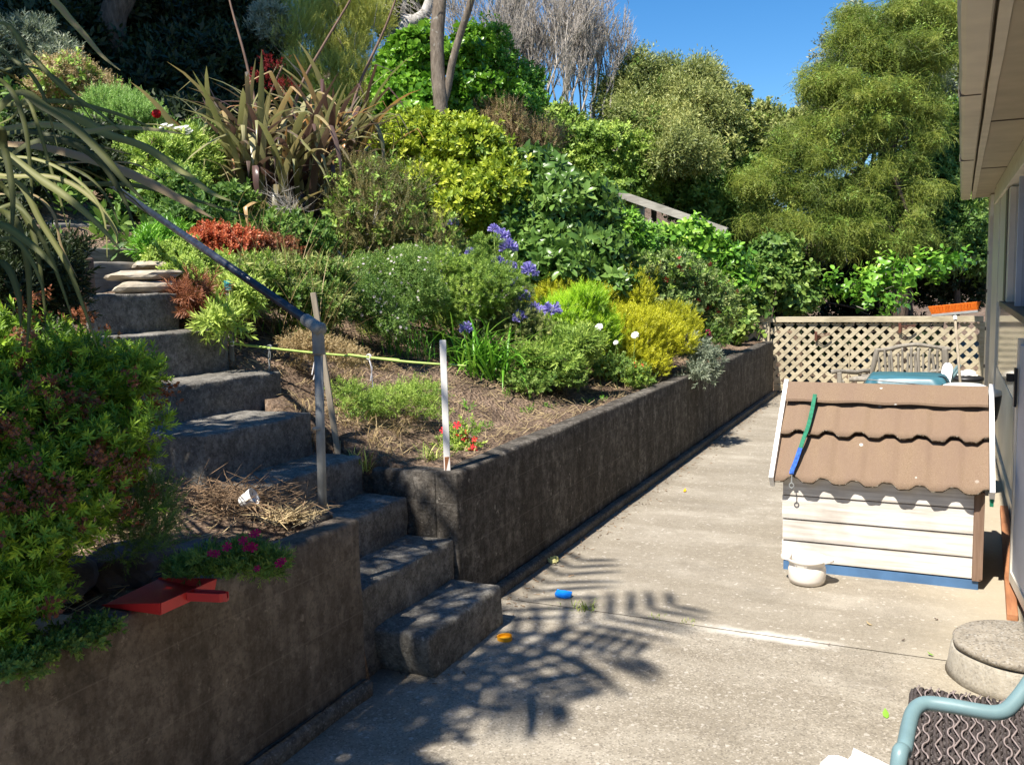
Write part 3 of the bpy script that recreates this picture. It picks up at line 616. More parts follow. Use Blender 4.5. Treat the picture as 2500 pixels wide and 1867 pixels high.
for x, y in ((2000, 820), (2205, 800)):
    c = Vector(aty(x-8, y, FY-.03)); bm = bmesh.new(); box(bm, c+Vector((-.018, -.006, -.07)), c+Vector((.018, .012, .06)), .003)
    for k in range(3): tube(bm, smoothpath([c+Vector((.01, -.02, .02-.03*k)), c+Vector((.09, -.05, .03-.02*k)), c+Vector((.19, -.03, .045-.012*k))]), .005, 6)
    bmo('rusty_hook', bm, MT['rustybr'], fence)
# fence climbing the bank
f2 = thing('bank_fence', (-4, FY, 1.5), 'weathered fence with a sloping grey rail and dark lattice climbing the bank', 'fence')
A = Vector(aty(1775, 562, FY)); B = Vector(aty(1440, 446, FY)); sl_ = (B.z-A.z)/(B.x-A.x); bm = bmesh.new(); d = (B-A).normalized(); u = Vector((-d.z, 0, d.x)); u = -u if u.z < 0 else u
vv = [bm.verts.new(q+u*s+Vector((0, yy, 0))) for yy in (-.05, .05) for q, s in ((A, -.07), (A, .035), (B, .035), (B, -.07))]
for f in ((0, 1, 2, 3), (7, 6, 5, 4), (0, 4, 5, 1), (1, 5, 6, 2), (2, 6, 7, 3), (3, 7, 4, 0)): bm.faces.new([vv[i] for i in f])
bmo('sloping_rail', bm, MT['grey_rail'], f2)
bm = bmesh.new(); lattice(bm, -5.2, -2.75, 0, 1.25, FY+.0, .095, .03, .008, 1., lambda x: A.z-1.45+(x-A.x)*sl_); bmo('lattice_panel', bm, MT['grey_wood'], f2)
for px, py in ((1705, 560), (1660, 700), (1560, 620)):
    q = aty(px, py, FY); ztop = A.z+(q[0]-A.x)*sl_-.07; bm = bmesh.new(); box(bm, (q[0]-.05, FY+.06, ground_z(q[0], FY)-.2), (q[0]+.05, FY+.15, ztop), .004); bmo('post', bm, MT['grey_rail'], f2)
# ------------------------------------------------------------------ dog kennel
KX0, KX1, KF, KB = -.825, .2, 5.33, 6.17; EY, EZ, RY_, RZ = 5.268, .549, 5.75, .985
k = thing('dog_kennel', ((KX0+KX1)/2, (KF+KB)/2, 0), 'low timber dog kennel with brown tiled roof and white bargeboards on the patio', 'kennel')
zs = [.058, .175, .30, .437, .575]
for i in range(4):
    for y, s in ((KF, -1), (KB, 1)):
        bm = bmesh.new(); z0, z1 = zs[i]+.004, zs[i+1]-.004
        pts = [(y-s*.012, z0+.002), (y+s*.010, z0), (y+s*.011, z0+.012), (y+s*.003, z1), (y-s*.012, z1)]
        a = [bm.verts.new((KX0+.004*(i % 2), p[0], p[1])) for p in pts]; b = [bm.verts.new((KX1-.045, p[0], p[1]+.0)) for p in pts]
        for j in range(5): bm.faces.new((a[j], a[(j+1) % 5], b[(j+1) % 5], b[j]))
        bm.faces.new(a[::-1]); bm.faces.new(b); bmo('wall_board', bm, MT['cream'], k)
bm = bmesh.new(); box(bm, (KX0+.03, KF+.013, .03), (KX1-.03, KB-.013, .56)); bmo('inner_lining', bm, MT['darkwood'], k)
for sgn, x in ((1, KX1), (-1, KX0)):      # gable ends
    bm = bmesh.new(); pts = [(KF+.015, .06), (KB-.015, .06), (KB-.015, .54), (RY_, RZ-.05), (KF+.015, .54)]
    a = [bm.verts.new((x, *p)) for p in pts]; b = [bm.verts.new((x-sgn*.028, *p)) for p in pts]
    for j in range(5): bm.faces.new((a[j], a[(j+1) % 5], b[(j+1) % 5], b[j]))
    bm.faces.new(a); bm.faces.new(b[::-1]); bmo('gable_wall', bm, MT['cream'], k)
bm = bmesh.new(); box(bm, (KX1-.044, KF-.016, .05), (KX1-.002, KF+.013, .53), .002); box(bm, (KX1-.012, KF-.020, .06), (KX1+.006, KF+.012, .53), .002); bmo('corner_trim', bm, MT['darkwood'], k)
bm = bmesh.new(); box(bm, (KX0+.008, KF-.004, -.004), (KX1-.012, KF+.03, .054), .004); box(bm, (KX0+.008, KB-.03, -.004), (KX1-.012, KB+.004, .054), .004); box(bm, (KX0+.01, KF+.031, -.004), (KX0+.04, KB-.031, .05)); box(bm, (KX1-.045, KF+.031, -.004), (KX1-.014, KB-.031, .05)); bmo('base_frame', bm, MT['bluepaint'], k)
slope_dir = Vector((0, RY_-EY, RZ-EZ)).normalized(); sn = Vector((0, -slope_dir.z, slope_dir.y)); SL = Vector((0, RY_-EY, RZ-EZ)).length
def tile_course(s0, s1, back=False, amp=.006, lift0=.02, lift1=.0, ridge=False):
    """one course of pressed tiles; s along the slope from the eave"""
    bm = bmesh.new(); xs_ = np.linspace(-.862, .222, 170); rows = np.linspace(s0, s1, 9); th = .012
    def prof(x):
        f = math.sin((x+.80)/.163*math.pi*2); return amp*max(-.55, min(.9, 1.25*f))+.0025*nz(x, 2, 2, 14)
    G2 = {}
    for lay in (0, 1):
        for i, s in enumerate(rows):
            f = i/8
            for j, x in enumerate(xs_):
                h = prof(x)*(1-.75*f*0)+lift0*(1-f)+lift1*f-th*lay; ed = (.007*nz(x, s0, 3, 9)+.006*nz(x, s0, 5, 25)-prof(x)*0+.018*max(-.6, min(.9, 1.25*math.sin((x+.80)/.163*math.pi*2)))) if i == 0 else 0
                p = Vector((x, EY, EZ))+slope_dir*(s+ed)+sn*h
                if back: p.y = 2*RY_-p.y
                G2[lay, i, j] = bm.verts.new(p)
    for lay in (0, 1):
        for i in range(8):
            for j in range(169):
                q = (G2[lay, i, j], G2[lay, i, j+1], G2[lay, i+1, j+1], G2[lay, i+1, j]); bm.faces.new(q)
    for j in range(169): bm.faces.new((G2[0, 0, j], G2[1, 0, j], G2[1, 0, j+1], G2[0, 0, j+1])).material_index = 1; bm.faces.new((G2[0, 8, j], G2[0, 8, j+1], G2[1, 8, j+1], G2[1, 8, j]))
    for i in range(8):
        for j in (0, 169): bm.faces.new((G2[0, i, j], G2[0, i+1, j], G2[1, i+1, j], G2[1, i, j]))
    o = bmo('roof_tiles', bm, MT['roof'], k, True); o.data.materials.append(MT['mossedge'])
    for p in o.data.polygons: p.use_smooth = True
    for e in o.data.edges: pass
    return o
tile_course(-.012, .335, lift0=.004, lift1=.0); tile_course(.305, .605, lift0=.034, lift1=.012)
tile_course(-.012, .335, True, lift0=.004); tile_course(.305, .605, True, lift0=.034, lift1=.012)
bm = bmesh.new(); n = 60
rowsR = []
for j, x in enumerate(np.linspace(-.858, .218, n)):
    wv = .010*math.sin((x+.862)/.158*math.pi)
    rowsR.append([bm.verts.new(Vector((x, RY_, RZ))+Vector((0, dy, dz))) for dy, dz in ((-.125, -.048+wv*.3-.003*nz(x, 1, 1, 8)), (-.123, -.035+wv*.3), (-.05, .035), (0, .055), (.05, .035), (.123, -.038))])
for a, b in zip(rowsR, rowsR[1:]):
    for i in range(5): bm.faces.new((a[i], a[i+1], b[i+1], b[i]))
bmo('ridge_cap', bm, MT['roof'], k, False)
for x0 in (-.885, .224):
    for back in (False, True):
        bm = bmesh.new(); vv = []
        for x in (x0, x0+.024):
            for s, h in ((-.03, -.05), (-.03, .036), (SL+.02, .052), (SL+.02, -.05)):
                p = Vector((x, EY, EZ))+slope_dir*s+sn*h
                if s > .3: p.y = RY_-.001; p.z = RZ+(.068 if h > 0 else -.06)
                if back: p.y = 2*RY_-p.y
                vv.append(bm.verts.new(p))
        for f in ((0, 1, 2, 3), (7, 6, 5, 4), (0, 4, 5, 1), (1, 5, 6, 2), (2, 6, 7, 3), (3, 7, 4, 0)): bm.faces.new([vv[i] for i in f])
        bmo('bargeboard', bm, MT['whitepaint'], k)
bm = bmesh.new(); p = Vector((.226, EY, EZ))+slope_dir*-.05+sn*-.045; box(bm, p+Vector((0, 0, -.012)), p+Vector((.018, .02, .03)), .002); bmo('board_end', bm, MT['leash_g'], k)
# dog lead lying over the roof
def on_roof(px, py, h=.05):
    r = ray(px, py); # plane through EY,EZ with normal sn, lifted by h
    p0 = Vector((0, EY, EZ))+sn*h; n_ = sn; tt = (p0-Vector(CAM)).dot(n_)/Vector(r).dot(n_); return Vector(CAM)+Vector(r)*tt
lead = thing('dog_lead', on_roof(1960, 1080), 'green and blue dog lead draped down the kennel roof with its clip hanging', 'dog lead')
def strap(pts, wd, th, name, mt):
    P_ = smoothpath(pts, 6); bm = bmesh.new(); L = []
    for i, p in enumerate(P_):
        t = (P_[min(i+1, len(P_)-1)]-P_[max(i-1, 0)]).normalized(); s = t.cross(sn).normalized()*wd/2; L.append([bm.verts.new(p+s*a+sn*th*b) for a, b in ((-1, 0), (1, 0), (1, 1), (-1, 1))])
    for a, b in zip(L, L[1:]):
        for i in range(4): bm.faces.new((a[i], a[(i+1) % 4], b[(i+1) % 4], b[i]))
    bm.faces.new(L[0][::-1]); bm.faces.new(L[-1]); bmo(name, bm, mt, lead)
strap([on_roof(1990, 964, .075), on_roof(1983, 1000, .062), on_roof(1973, 1042, .058), on_roof(1962, 1072, .06), on_roof(1954, 1096, .047)], .022, .008, 'green_strap', MT['leash_g'])
strap([on_roof(1954, 1095, .047), on_roof(1944, 1125, .04), on_roof(1934, 1150, .036), on_roof(1933, 1158, .03)], .024, .009, 'blue_strap', MT['leash_b'])
bm = bmesh.new(); c = on_roof(1933, 1158, .03); tube(bm, [c, c+Vector((0, -.004, -.05))], .004, 6); tube(bm, [c+Vector((.0+.012*math.sin(q), -.004, -.062-.014*math.cos(q))) for q in np.linspace(0, 6.28, 12)], .0035, 6); bmo('clip', bm, MT['galv'], lead)
# white pot in front of it
bc = Vector((atz(1968, 1425)[0], 5.135, 0)); bw = thing('dog_bowl', bc, 'white glazed two handled pot standing before the kennel as a water bowl', 'bowl')
bm = bmesh.new(); S_ = .93
lathe(bm, [(.07*S_, .0), (.098*S_, .006), (.107*S_, .03), (.108*S_, .08), (.102*S_, .098), (.098*S_, .105), (.112*S_, .125), (.12*S_, .138), (.117*S_, .142), (.105*S_, .135), (.094*S_, .11), (.095*S_, .03), (.07*S_, .015)], bc, 40)
bmo('pot', bm, MT['bowl'], bw, True)
for s in (-1, 1):
    bm = bmesh.new(); a = bc+Vector((s*.095*S_, 0, .125)); L = []
    for i in range(9):
        q = math.pi*(i/8-.5); L.append((a+Vector((s*.052*math.cos(q), .055*math.sin(q), .006)), a+Vector((s*.052*math.cos(q), .055*math.sin(q), .018))))
    top_ = [bm.verts.new(x[1]) for x in L]; bot_ = [bm.verts.new(x[0]) for x in L]; bm.faces.new(top_); bm.faces.new(bot_[::-1])
    for i in range(8): bm.faces.new((top_[i], bot_[i], bot_[i+1], top_[i+1]))
    bm.faces.new((top_[8], bot_[8], bot_[0], top_[0])); bmesh.ops.recalc_face_normals(bm, faces=bm.faces); bmo('handle', bm, MT['bowl'], bw)
bm = bmesh.new(); lathe(bm, [(.04, .02), (.07, .03), (.075, .045), (.05, .06), (.02, .065)], bc+Vector((-.02, .02, 0)), 20); bmo('biscuits', bm, MT['stake'], bw)
# ------------------------------------------------------------------ things behind the kennel
def prismloft(name, secs, mt, parent, smooth=False):
    bm = bmesh.new(); L = [[bm.verts.new(p) for p in s] for s in secs]; n = len(L[0])
    for a, b in zip(L, L[1:]):
        for i in range(n): bm.faces.new((a[i], a[(i+1) % n], b[(i+1) % n], b[i]))
    bm.faces.new(L[0][::-1]); bm.faces.new(L[-1]); return bmo(name, bm, mt, parent, smooth)
tarp = thing('covered_barbecue', (-.3, 8.7, 0), 'barbecue under a crinkled teal waterproof cover behind the kennel', 'barbecue')
bm = bmesh.new(); n = 64; L = []
for z, f, ch in ((.06, 1.16, .04), (.3, 1.1, .04), (.55, 1.03, .05), (.68, .97, .05), (.765, .86, .06), (.784, .80, .07), (.79, .4, .05), (.792, .05, .01)):
    row = []
    for i in range(n):
        a = 2*math.pi*i/n; cx = math.copysign(abs(math.cos(a))**.35, math.cos(a)); cy = math.copysign(abs(math.sin(a))**.35, math.sin(a))
        x = -.30+.36*f*cx; y = 8.72+.30*f*cy; w_ = (.012*math.sin(a*9+z*9)+.016*nz(x, y, z, 7)+.010*nz(x, y, z*.6, 17))*(1 if z < .74 else .35)
        row.append(bm.verts.new((x+w_*cx, y+w_*cy, z+(.010*nz(x, y, z, 6) if z > .6 else 0))))
    L.append(row)
for a, b in zip(L, L[1:]):
    for i in range(n): bm.faces.new((a[i], a[(i+1) % n], b[(i+1) % n], b[i]))
bm.faces.new(L[-1]); bmo('cover', bm, MT['tarp'], tarp, True)
bm = bmesh.new(); tube(bm, smoothpath([(-.60, 8.44, .765), (-.3, 8.41, .745), (-.06, 8.43, .72), (-.02, 8.46, .73), (.0, 8.7, .77)]), .005, 6); bmo('seam_cord', bm, MT['black'], tarp)
for x in (-.5, -.1):
    for y in (8.55, 8.9):
        bm = bmesh.new(); tube(bm, [(x, y, 0), (x, y, .1)], .02, 8); bmo('foot', bm, MT['black'], tarp)
# rustic bench
BY = 12.55; bench = thing('rustic_bench', (-.5, BY, 0), 'rustic bench of weathered branches against the lattice fence', 'bench')
bx = lambda px, py, Y=BY: Vector(aty(px, py, Y))
def limb(name, pts, rad):
    bm = bmesh.new(); P_ = smoothpath(pts, 5); n_ = len(P_); r_ = [rad*(1+.16*nz(p.x, p.y, p.z, 9)) for p in P_]; P_ = [p+Vector((.006*nz(p.x, p.y, p.z, 12), 0, .010*nz(p.z, p.x, p.y, 8))) for p in P_]; tube(bm, P_, r_, 9); return bmo(name, bm, MT['grey_wood'], bench, True)
limb('top_rail', [bx(2138, 856), bx(2180, 850), bx(2215, 842), bx(2250, 842), bx(2290, 848), bx(2322, 852)], .026)
limb('back_post', [bx(2142, 852), bx(2136, 880), bx(2122, 935), bx(2120, 985)], .032); limb('back_post', [bx(2306, 850), bx(2308, 890), bx(2308, 985)], .04)
limb('back_rail', [bx(2195, 920), bx(2240, 913), bx(2290, 905), bx(2310, 903)], .024)
for i in range(15):
    x = 2150+i*10.6+random.uniform(-3, 3); tl = random.uniform(-5, 5); limb('spindle', [bx(x+tl, 850+abs(i-7)*.8-(3 if i % 2 else -10), BY-.01*(i % 3)), bx(x+tl*.3, 890, BY-.015*(i % 2)), bx(x-tl, 945)], random.uniform(.012, .019))
FYb = BY-.5
limb('arm_rest', [bx(2122, 905), bx(2085, 908, BY-.25), bx(2042, 906, FYb), bx(2030, 907, FYb-.03)], .03); limb('arm_rest', [bx(2310, 905), bx(2322, 912, BY-.25), bx(2330, 925, FYb)], .03)
limb('front_leg', [bx(2048, 908, FYb), bx(2050, 935, FYb), Vector((bx(2050, 960, FYb).x, FYb, 0))], .034); q = bx(2330, 925, FYb); limb('front_leg', [q, Vector((q.x, q.y, q.z*.5)), Vector((q.x+.01, q.y, 0))], .034)
limb('brace', [bx(2056, 928, FYb), bx(2078, 968, FYb+.1)], .016)
q0 = bx(2122, 985); q1 = bx(2308, 985)
for q in (q0, q1): limb('rear_leg', [q, Vector((q.x, q.y, .0))], .034)
for i in range(5): y = FYb+.02+i*.11; limb('seat_pole', [Vector((q0.x-.1*(1-i/4)-.1, y, .36)), Vector(((q0.x+q1.x)/2, y, .37)), Vector((q1.x+.03, y, .36))], .026)
# broom standing head up
br0 = Vector(aty(2356, 948, 7.9)); br1 = Vector(aty(2331, 768, 8.25)); broom = thing('broom', br0, 'broom with orange bristles standing head up beside the house wall', 'broom')
bm = bmesh.new(); tube(bm, [br0-Vector((0, 0, .3)), br1], .0105, 10); bmo('handle', bm, MT['stake'], broom, True)
bd = (br1-br0).normalized(); hx = (Vector(aty(2385, 758, 8.25))-Vector(aty(2280, 768, 8.25))).normalized()
def oriented(bm, c, ax, ay, az_, sx, sy, sz, bev=.004, taper=1.):
    vv = box(bm, (-sx, -sy, -sz), (sx, sy, sz), bev)
    for v in {v for v in vv if v.is_valid}:
        if v.co.z > 0: v.co.x *= taper; v.co.y *= taper
        v.co = c+ax*v.co.x+ay*v.co.y+az_*v.co.z
hc = br1; hz = hx.cross(Vector((0, 1, 0))).normalized(); hz = -hz if hz.z < 0 else hz; hy = hz.cross(hx)
bm = bmesh.new(); oriented(bm, hc+hz*.012, hx, hy, hz, .17, .028, .012); bmo('head', bm, MT['greyplastic'], broom)
bm = bmesh.new(); tube(bm, [hc-bd*.05, hc+bd*.0], [.014, .02], 10); bmo('socket', bm, MT['whiteplastic'], broom)
bm = bmesh.new()
for i in range(34):
    for j in range(5):
        a = hc+hx*(-.165+i*.01)+hy*(-.024+j*.012)+hz*.022; e = a+hz*.062+hx*((i-16.5)*.0012+random.uniform(-.004, .004))+hy*((j-2)*.006+random.uniform(-.003, .003)); tube(bm, [a, e], [.0058, .0068], 5)
bmo('bristles', bm, MT['orange'], broom)
# black tub with a white lid, bin, folding chair, teal chair
tb = Vector((.13, 7.55, 0)); tub = thing('black_tub', tb, 'black round tub with a white rim and white lid beside the house wall', 'tub')
bm = bmesh.new(); lathe(bm, [(.10, .46), (.17, .5), (.225, .60), (.245, .72), (.25, .775), (.24, .78), (.22, .72), (.1, .5)], tb, 40); bmo('bowl', bm, MT['black'], tub, True)
bm = bmesh.new(); lathe(bm, [(.22, .772), (.245, .77), (.252, .782), (.246, .80), (.2, .812), (.16, .812), (.145, .835), (.12, .845), (.02, .85)], tb, 40); bmo('lid', bm, MT['whiteplastic'], tub, True)
for a in (0.5, 2.6, 4.7):
    bm = bmesh.new(); tube(bm, [tb+Vector((.13*math.cos(a), .13*math.sin(a), .49)), tb+Vector((.2*math.cos(a), .2*math.sin(a), 0))], .014, 8); bmo('leg', bm, MT['black'], tub)
bn = Vector((.2, 11.0, 0)); bin_ = thing('grey_bin', bn, 'grey bin with a dark lid against the lattice fence, pale bag on top', 'bin')
bm = bmesh.new(); lathe(bm, [(.13, 0), (.145, .02), (.165, .5), (.168, .515), (.15, .515)], bn, 28); bmo('body', bm, MT['greyplastic'], bin_, True)
bm = bmesh.new(); lathe(bm, [(.165, .50), (.178, .505), (.178, .53), (.15, .545), (.02, .55)], bn, 28); bmo('lid', bm, MT['black'], bin_, True)
def crumple(name, c, r, mt, seed, sub=4, amp=.5, flat=None):
    bm = bmesh.new(); bmesh.ops.create_icosphere(bm, subdivisions=sub, radius=1)
    for v in bm.verts:
        p = v.co.copy(); k = 1+amp*mnoise.noise(p*1.4+Vector((seed, 0, 0)))+amp*.45*abs(mnoise.noise(p*3.3+Vector((0, seed, 0)))); q = p*k; v.co = Vector((q.x*r[0], q.y*r[1], max(q.z, -.55)*r[2]))+Vector(c)
    return bmo(name, bm, mt, None, True)
o = crumple('plastic_bag', bn+Vector((0, 0, .57)), (.11, .11, .035), MT['whiteplastic'], 3); tag(o, 'crumpled pale bag lying on the grey bin lid', 'bag')
fc = Vector((.02, 9.9, 0)); chair2 = thing('striped_chair', fc, 'folded chair with a white and grey striped back beyond the teal barbecue cover', 'chair')
b = NB('striped_fabric'); x = b.n('ShaderNodeSeparateXYZ'); b.l(b.co, x.inputs[0]); st = b.math('SINE', b.math('MULTIPLY', b.math('ADD', x.outputs[0], b.math('MULTIPLY', x.outputs[2], -.17)), 150)); MT['stripe'] = b.base(b.ramp(st, [(.3, (.75, .75, .76)), (.62, (.72, .72, .74)), (.7, (.26, .27, .33))]), .7)
fcx = lambda px, py, Y=9.9: Vector(aty(px, py, Y))
q = [fcx(2296, 935, 9.75), fcx(2290, 950, 9.75)]
bm = bmesh.new(); pa, pb_, pc, pd = fcx(2292, 935, 9.75), fcx(2320, 935, 9.75), fcx(2328, 893), fcx(2303, 887); pts = smoothpath([pa, pa.lerp(pd, .8), pd.lerp(pc, .3)+Vector((0, 0, .012)), pc.lerp(pd, .2)+Vector((0, 0, .008)), pc.lerp(pb_, .25), pb_], 4)
lo = Vector((0, .25*0, -.0)); a = [bm.verts.new(p) for p in pts]; c2_ = [bm.verts.new(p+Vector((0, .03, 0))) for p in pts]; bm.faces.new(a); bm.faces.new(c2_[::-1])
for i in range(len(a)): bm.faces.new((a[i], c2_[i], c2_[(i+1) % len(a)], a[(i+1) % len(a)]))
bmo('striped_back', bm, MT['stripe'], chair2)
bm = bmesh.new(); tube(bm, smoothpath([fcx(2310, 935), fcx(2330, 905), fcx(2342, 892), fcx(2338, 905), fcx(2312, 938)]), .017, 10); bmo('arm', bm, MT['chairtube'], chair2, True)
for px in (2290, 2318):
    p = fcx(px, 935, 9.85); bm = bmesh.new(); tube(bm, [p, Vector((p.x+.02, 9.95, 0))], .014, 8); bmo('leg', bm, MT['chairtube'], chair2)
bm = bmesh.new(); p = fcx(2305, 935, 9.7); box(bm, (p.x-.06, 9.45, .38), (p.x+.1, 9.74, .41), .01); bmo('seat', bm, MT['chairtube'], chair2)
# ------------------------------------------------------------------ house on the right
hs = thing('house', (1.5, 8, 0), 'cream painted house with a boxed gutter along its overhanging eave', 'house')
HX = .45
def hbox(name, a, b, mt, bev=.003, parent=hs):
    bm = bmesh.new(); box(bm, a, b, bev); return bmo(name, bm, mt, parent)
hbox('rear_wall', (HX+.02, 12.70, .0), (6, 12.78, 2.6), MT['house'])
hbox('corner_board', (HX-.02, 12.35, .0), (HX+.06, 12.81, 2.55), MT['house'])
hbox('downpipe_channel', (HX+.03, 11.75, .05), (HX+.07, 12.345, 2.3), MT['darkframe'])
hbox('wall_board', (HX-.005, 11.2, .05), (HX+.08, 11.74, 2.55), MT['house'])
hbox('wall_frieze', (HX-.03, 4.9, 2.36), (HX+.05, 11.19, 2.44), MT['house']); hbox('wall_frieze', (HX-.012, 4.9, 2.441), (HX+.05, 11.19, 2.56), MT['house'])
hbox('wall_trim', (HX-.015, 10.2, .06), (HX+.06, 11.18, 2.355), MT['house'])
hbox('wall_lower', (HX, 7.45, .10), (HX+.06, 10.19, .74), MT['house']); hbox('wall_side', (HX, 5.0, .10), (HX+.06, 5.6, 2.35), MT['house'])
hbox('base_board', (HX-.02, 5.0, -.02), (HX+.05, 11.18, .095), MT['house'])
gd = hbox('glossy_panel', (HX+.002, 5.61, .745), (HX+.03, 10.19, 1.36), MT['glassdoor']); hbox('wall_lower', (HX+.004, 5.61, .10), (HX+.06, 7.445, .74), MT['house'])
hbox('window_sill', (HX-.045, 5.6, 1.365), (HX+.05, 9.0, 1.41), MT['darkframe'])
wn = hbox('window', (HX-.02, 8.75, 1.415), (HX+.05, 9.0, 2.34), MT['darkframe']); hbox('frame', (HX-.012, 8.55, 1.415), (HX+.05, 8.74, 2.34), MT['house'], parent=wn); hbox('frame', (HX-.006, 7.6, 1.415), (HX+.04, 7.66, 2.34), MT['doorgrey'], parent=wn)
hbox('pane', (HX+.03, 5.61, 1.415), (HX+.04, 8.545, 2.34), MT['winglass'], 0, wn)
hbox('wall_trim', (HX-.008, 9.01, 1.37), (HX+.06, 10.19, 2.355), MT['house'])
for k_ in range(4): hbox('hinge', (HX-.035, 12.40, .5+.45*k_), (HX-.021, 12.46, .54+.45*k_), MT['darkframe'], .001)
def eave(x): return x
G0, G1 = -6., 13.05; gx = lambda y: -.035+.0115*y
def along(name, prof, mt, y0=G0, y1=G1, n=60, wav=.004):
    bm = bmesh.new(); L = []
    for y in np.linspace(y0, y1, n): L.append([bm.verts.new((gx(y)+px+(wav*nz(0, y, px*3, 1.2)), y, pz+wav*nz(1, y, 0, .9))) for px, pz in prof])
    k_ = len(prof)
    for a, b in zip(L, L[1:]):
        for i in range(k_): bm.faces.new((a[i], a[(i+1) % k_], b[(i+1) % k_], b[i]))
    bm.faces.new(L[0][::-1]); bm.faces.new(L[-1]); return bmo(name, bm, mt, hs)
gut = along('gutter', [(0, 2.585), (.012, 2.552), (.03, 2.545), (.105, 2.545), (.112, 2.552), (.112, 2.66), (.0, 2.67)], MT['gutter'])
for y in (5.2, 8.3): 
    bm = bmesh.new(); box(bm, (gx(y)-.003, y-.004, 2.541), (gx(y)+.1, y+.004, 2.60)); bmo('gutter_joint', bm, MT['darkframe'], gut)
along('fascia', [(.125, 2.548), (.165, 2.548), (.165, 2.72), (.125, 2.72)], MT['gutter'], y1=13.03)
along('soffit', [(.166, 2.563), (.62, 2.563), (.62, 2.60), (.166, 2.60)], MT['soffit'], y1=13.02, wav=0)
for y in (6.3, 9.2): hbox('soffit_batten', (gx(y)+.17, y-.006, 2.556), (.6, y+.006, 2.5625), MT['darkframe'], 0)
bm = bmesh.new(); vv = [bm.verts.new(p) for p in ((-.03, -6, 2.68), (.12, 13.08, 2.68), (5, 13.08, 4.1), (5, -6, 4.1), (-.03, -6, 2.73), (.12, 13.08, 2.73), (5, 13.08, 4.15), (5, -6, 4.15))]
for f in ((0, 1, 2, 3), (7, 6, 5, 4), (0, 4, 5, 1), (1, 5, 6, 2), (2, 6, 7, 3), (3, 7, 4, 0)): bm.faces.new([vv[i] for i in f])
bmo('roof', bm, MT['roof'], hs)
hbox('near_wall', (.95, -4, 0), (1.03, 4.95, 2.6), MT['house']); hbox('gable_wall', (.55, 12.0, 2.61), (5, 12.7, 2.7), MT['house'])
# open door leaf, handle
d0 = Vector((.352, 5.38, .055)); ddir = Vector((.05, -.62, 0)).normalized(); door = thing('open_door', d0, 'pale grey door leaf standing open at the right edge with a black handle', 'door')
def dbox(name, u0, u1, z0, z1, t0, t1, mt):
    bm = bmesh.new(); n_ = Vector((ddir.y, -ddir.x, 0)); n_ = n_ if n_.x < 0 else -n_
    vv = box(bm, (u0, t0, z0), (u1, t1, z1), .003)
    for v in bm.verts: v.co = d0+ddir*v.co.x+n_*v.co.y+Vector((0, 0, v.co.z))
    return bmo(name, bm, mt, door)
dbox('panel', .035, .8, .06, 1.25, -.015, .012, MT['doorgrey']); dbox('stile', 0, .034, 0, 1.28, -.02, .02, MT['house']); dbox('bottom_rail', .0345, .8, 0, .059, -.02, .02, MT['house'])
hp = Vector(atx(2489, 920, .40)); bm = bmesh.new(); dbox('handle_plate', .012, .05, .93, 1.13, .021, .034, MT['black']); dbox('lock_knob', .02, .04, 1.06, 1.10, .035, .07, MT['black'])
bm.free()
o = roughbox('timber_edging', (.335, 4.9, -.01), (.385, 7.2, .035), MT['orangewood'], None, .1, .005, .002, 9, lambda p: np.array([p[0]+(p[1]-6)*.032, p[1], p[2]])); tag(o, 'rust orange timber strip on the ground along the house', 'timber')
# gully surround with lid
mc = Vector((.315, 4.215, 0)); gl = thing('concrete_gully', mc, 'round pale concrete gully surround with a loose round lid by the house', 'drain cover')
def conclathe(name, prof, mt, sd):
    bm = bmesh.new(); lathe(bm, prof, mc, 56)
    for v in bm.verts: v.co += Vector((nz(v.co.x, v.co.y, v.co.z+sd, 9)*.006, nz(v.co.x, v.co.y+7, v.co.z+sd, 9)*.006, nz(v.co.x, v.co.y, v.co.z+sd, 12)*.003))
    bmo(name, bm, mt, gl, True)
conclathe('surround', [(.285, -.01), (.275, .03), (.262, .108), (.255, .116), (.2, .118)], MT['manhole'], 0); conclathe('lid', [(.245, .122), (.256, .125), (.258, .147), (.25, .153), (.12, .155), (.01, .155)], MT['lid'], 4)
# wicker stool and garden chair at the lower right corner
st_ = thing('wicker_stool', (.12, 2.75, 0), 'dark woven wicker stool with wavy pale strands behind the tube armrest', 'stool')
X0, X1, Y0, Y1, Z0 = -.062, .42, 2.53, 2.985, .42
V_, Q_, T_ = [], [], []; c_ = 0
bm = bmesh.new(); box(bm, (X0+.01, Y0+.01, .345), (X1-.01, Y1-.01, .408), .01); bmo('seat_core', bm, MT['black'], st_)
bm = bmesh.new(); ny = 15
for i in range(34):
    x = X0+.007+i*.0142
    pts = [(x+.0035*math.sin(j*1.7+i*2.1), Y0+(Y1-Y0)*j/44, Z0-.006+.0058*math.sin(j*math.pi/2.0+i*math.pi)) for j in range(45)]; tube(bm, pts, .0060, 5)
for j in range(46):
    y = Y0+.004+j*.0098; tube(bm, [(X0+(X1-X0)*i/34, y, Z0-.009) for i in range(0, 35, 2)], .0046, 5)
for i in range(34): x = X0+.007+i*.0142; tube(bm, [(x, Y0-.002, Z0-.008), (x, Y0-.009, Z0-.025), (x, Y0-.004, Z0-.075)], .0062, 6)
for j in range(32): y = Y0+.007+j*.0142; tube(bm, [(X0-.002, y, Z0-.008), (X0-.008, y, Z0-.025), (X0-.004, y, Z0-.075)], .0062, 6)
bmo('woven_seat', bm, MT['wicker'], st_, True)
bm = bmesh.new()
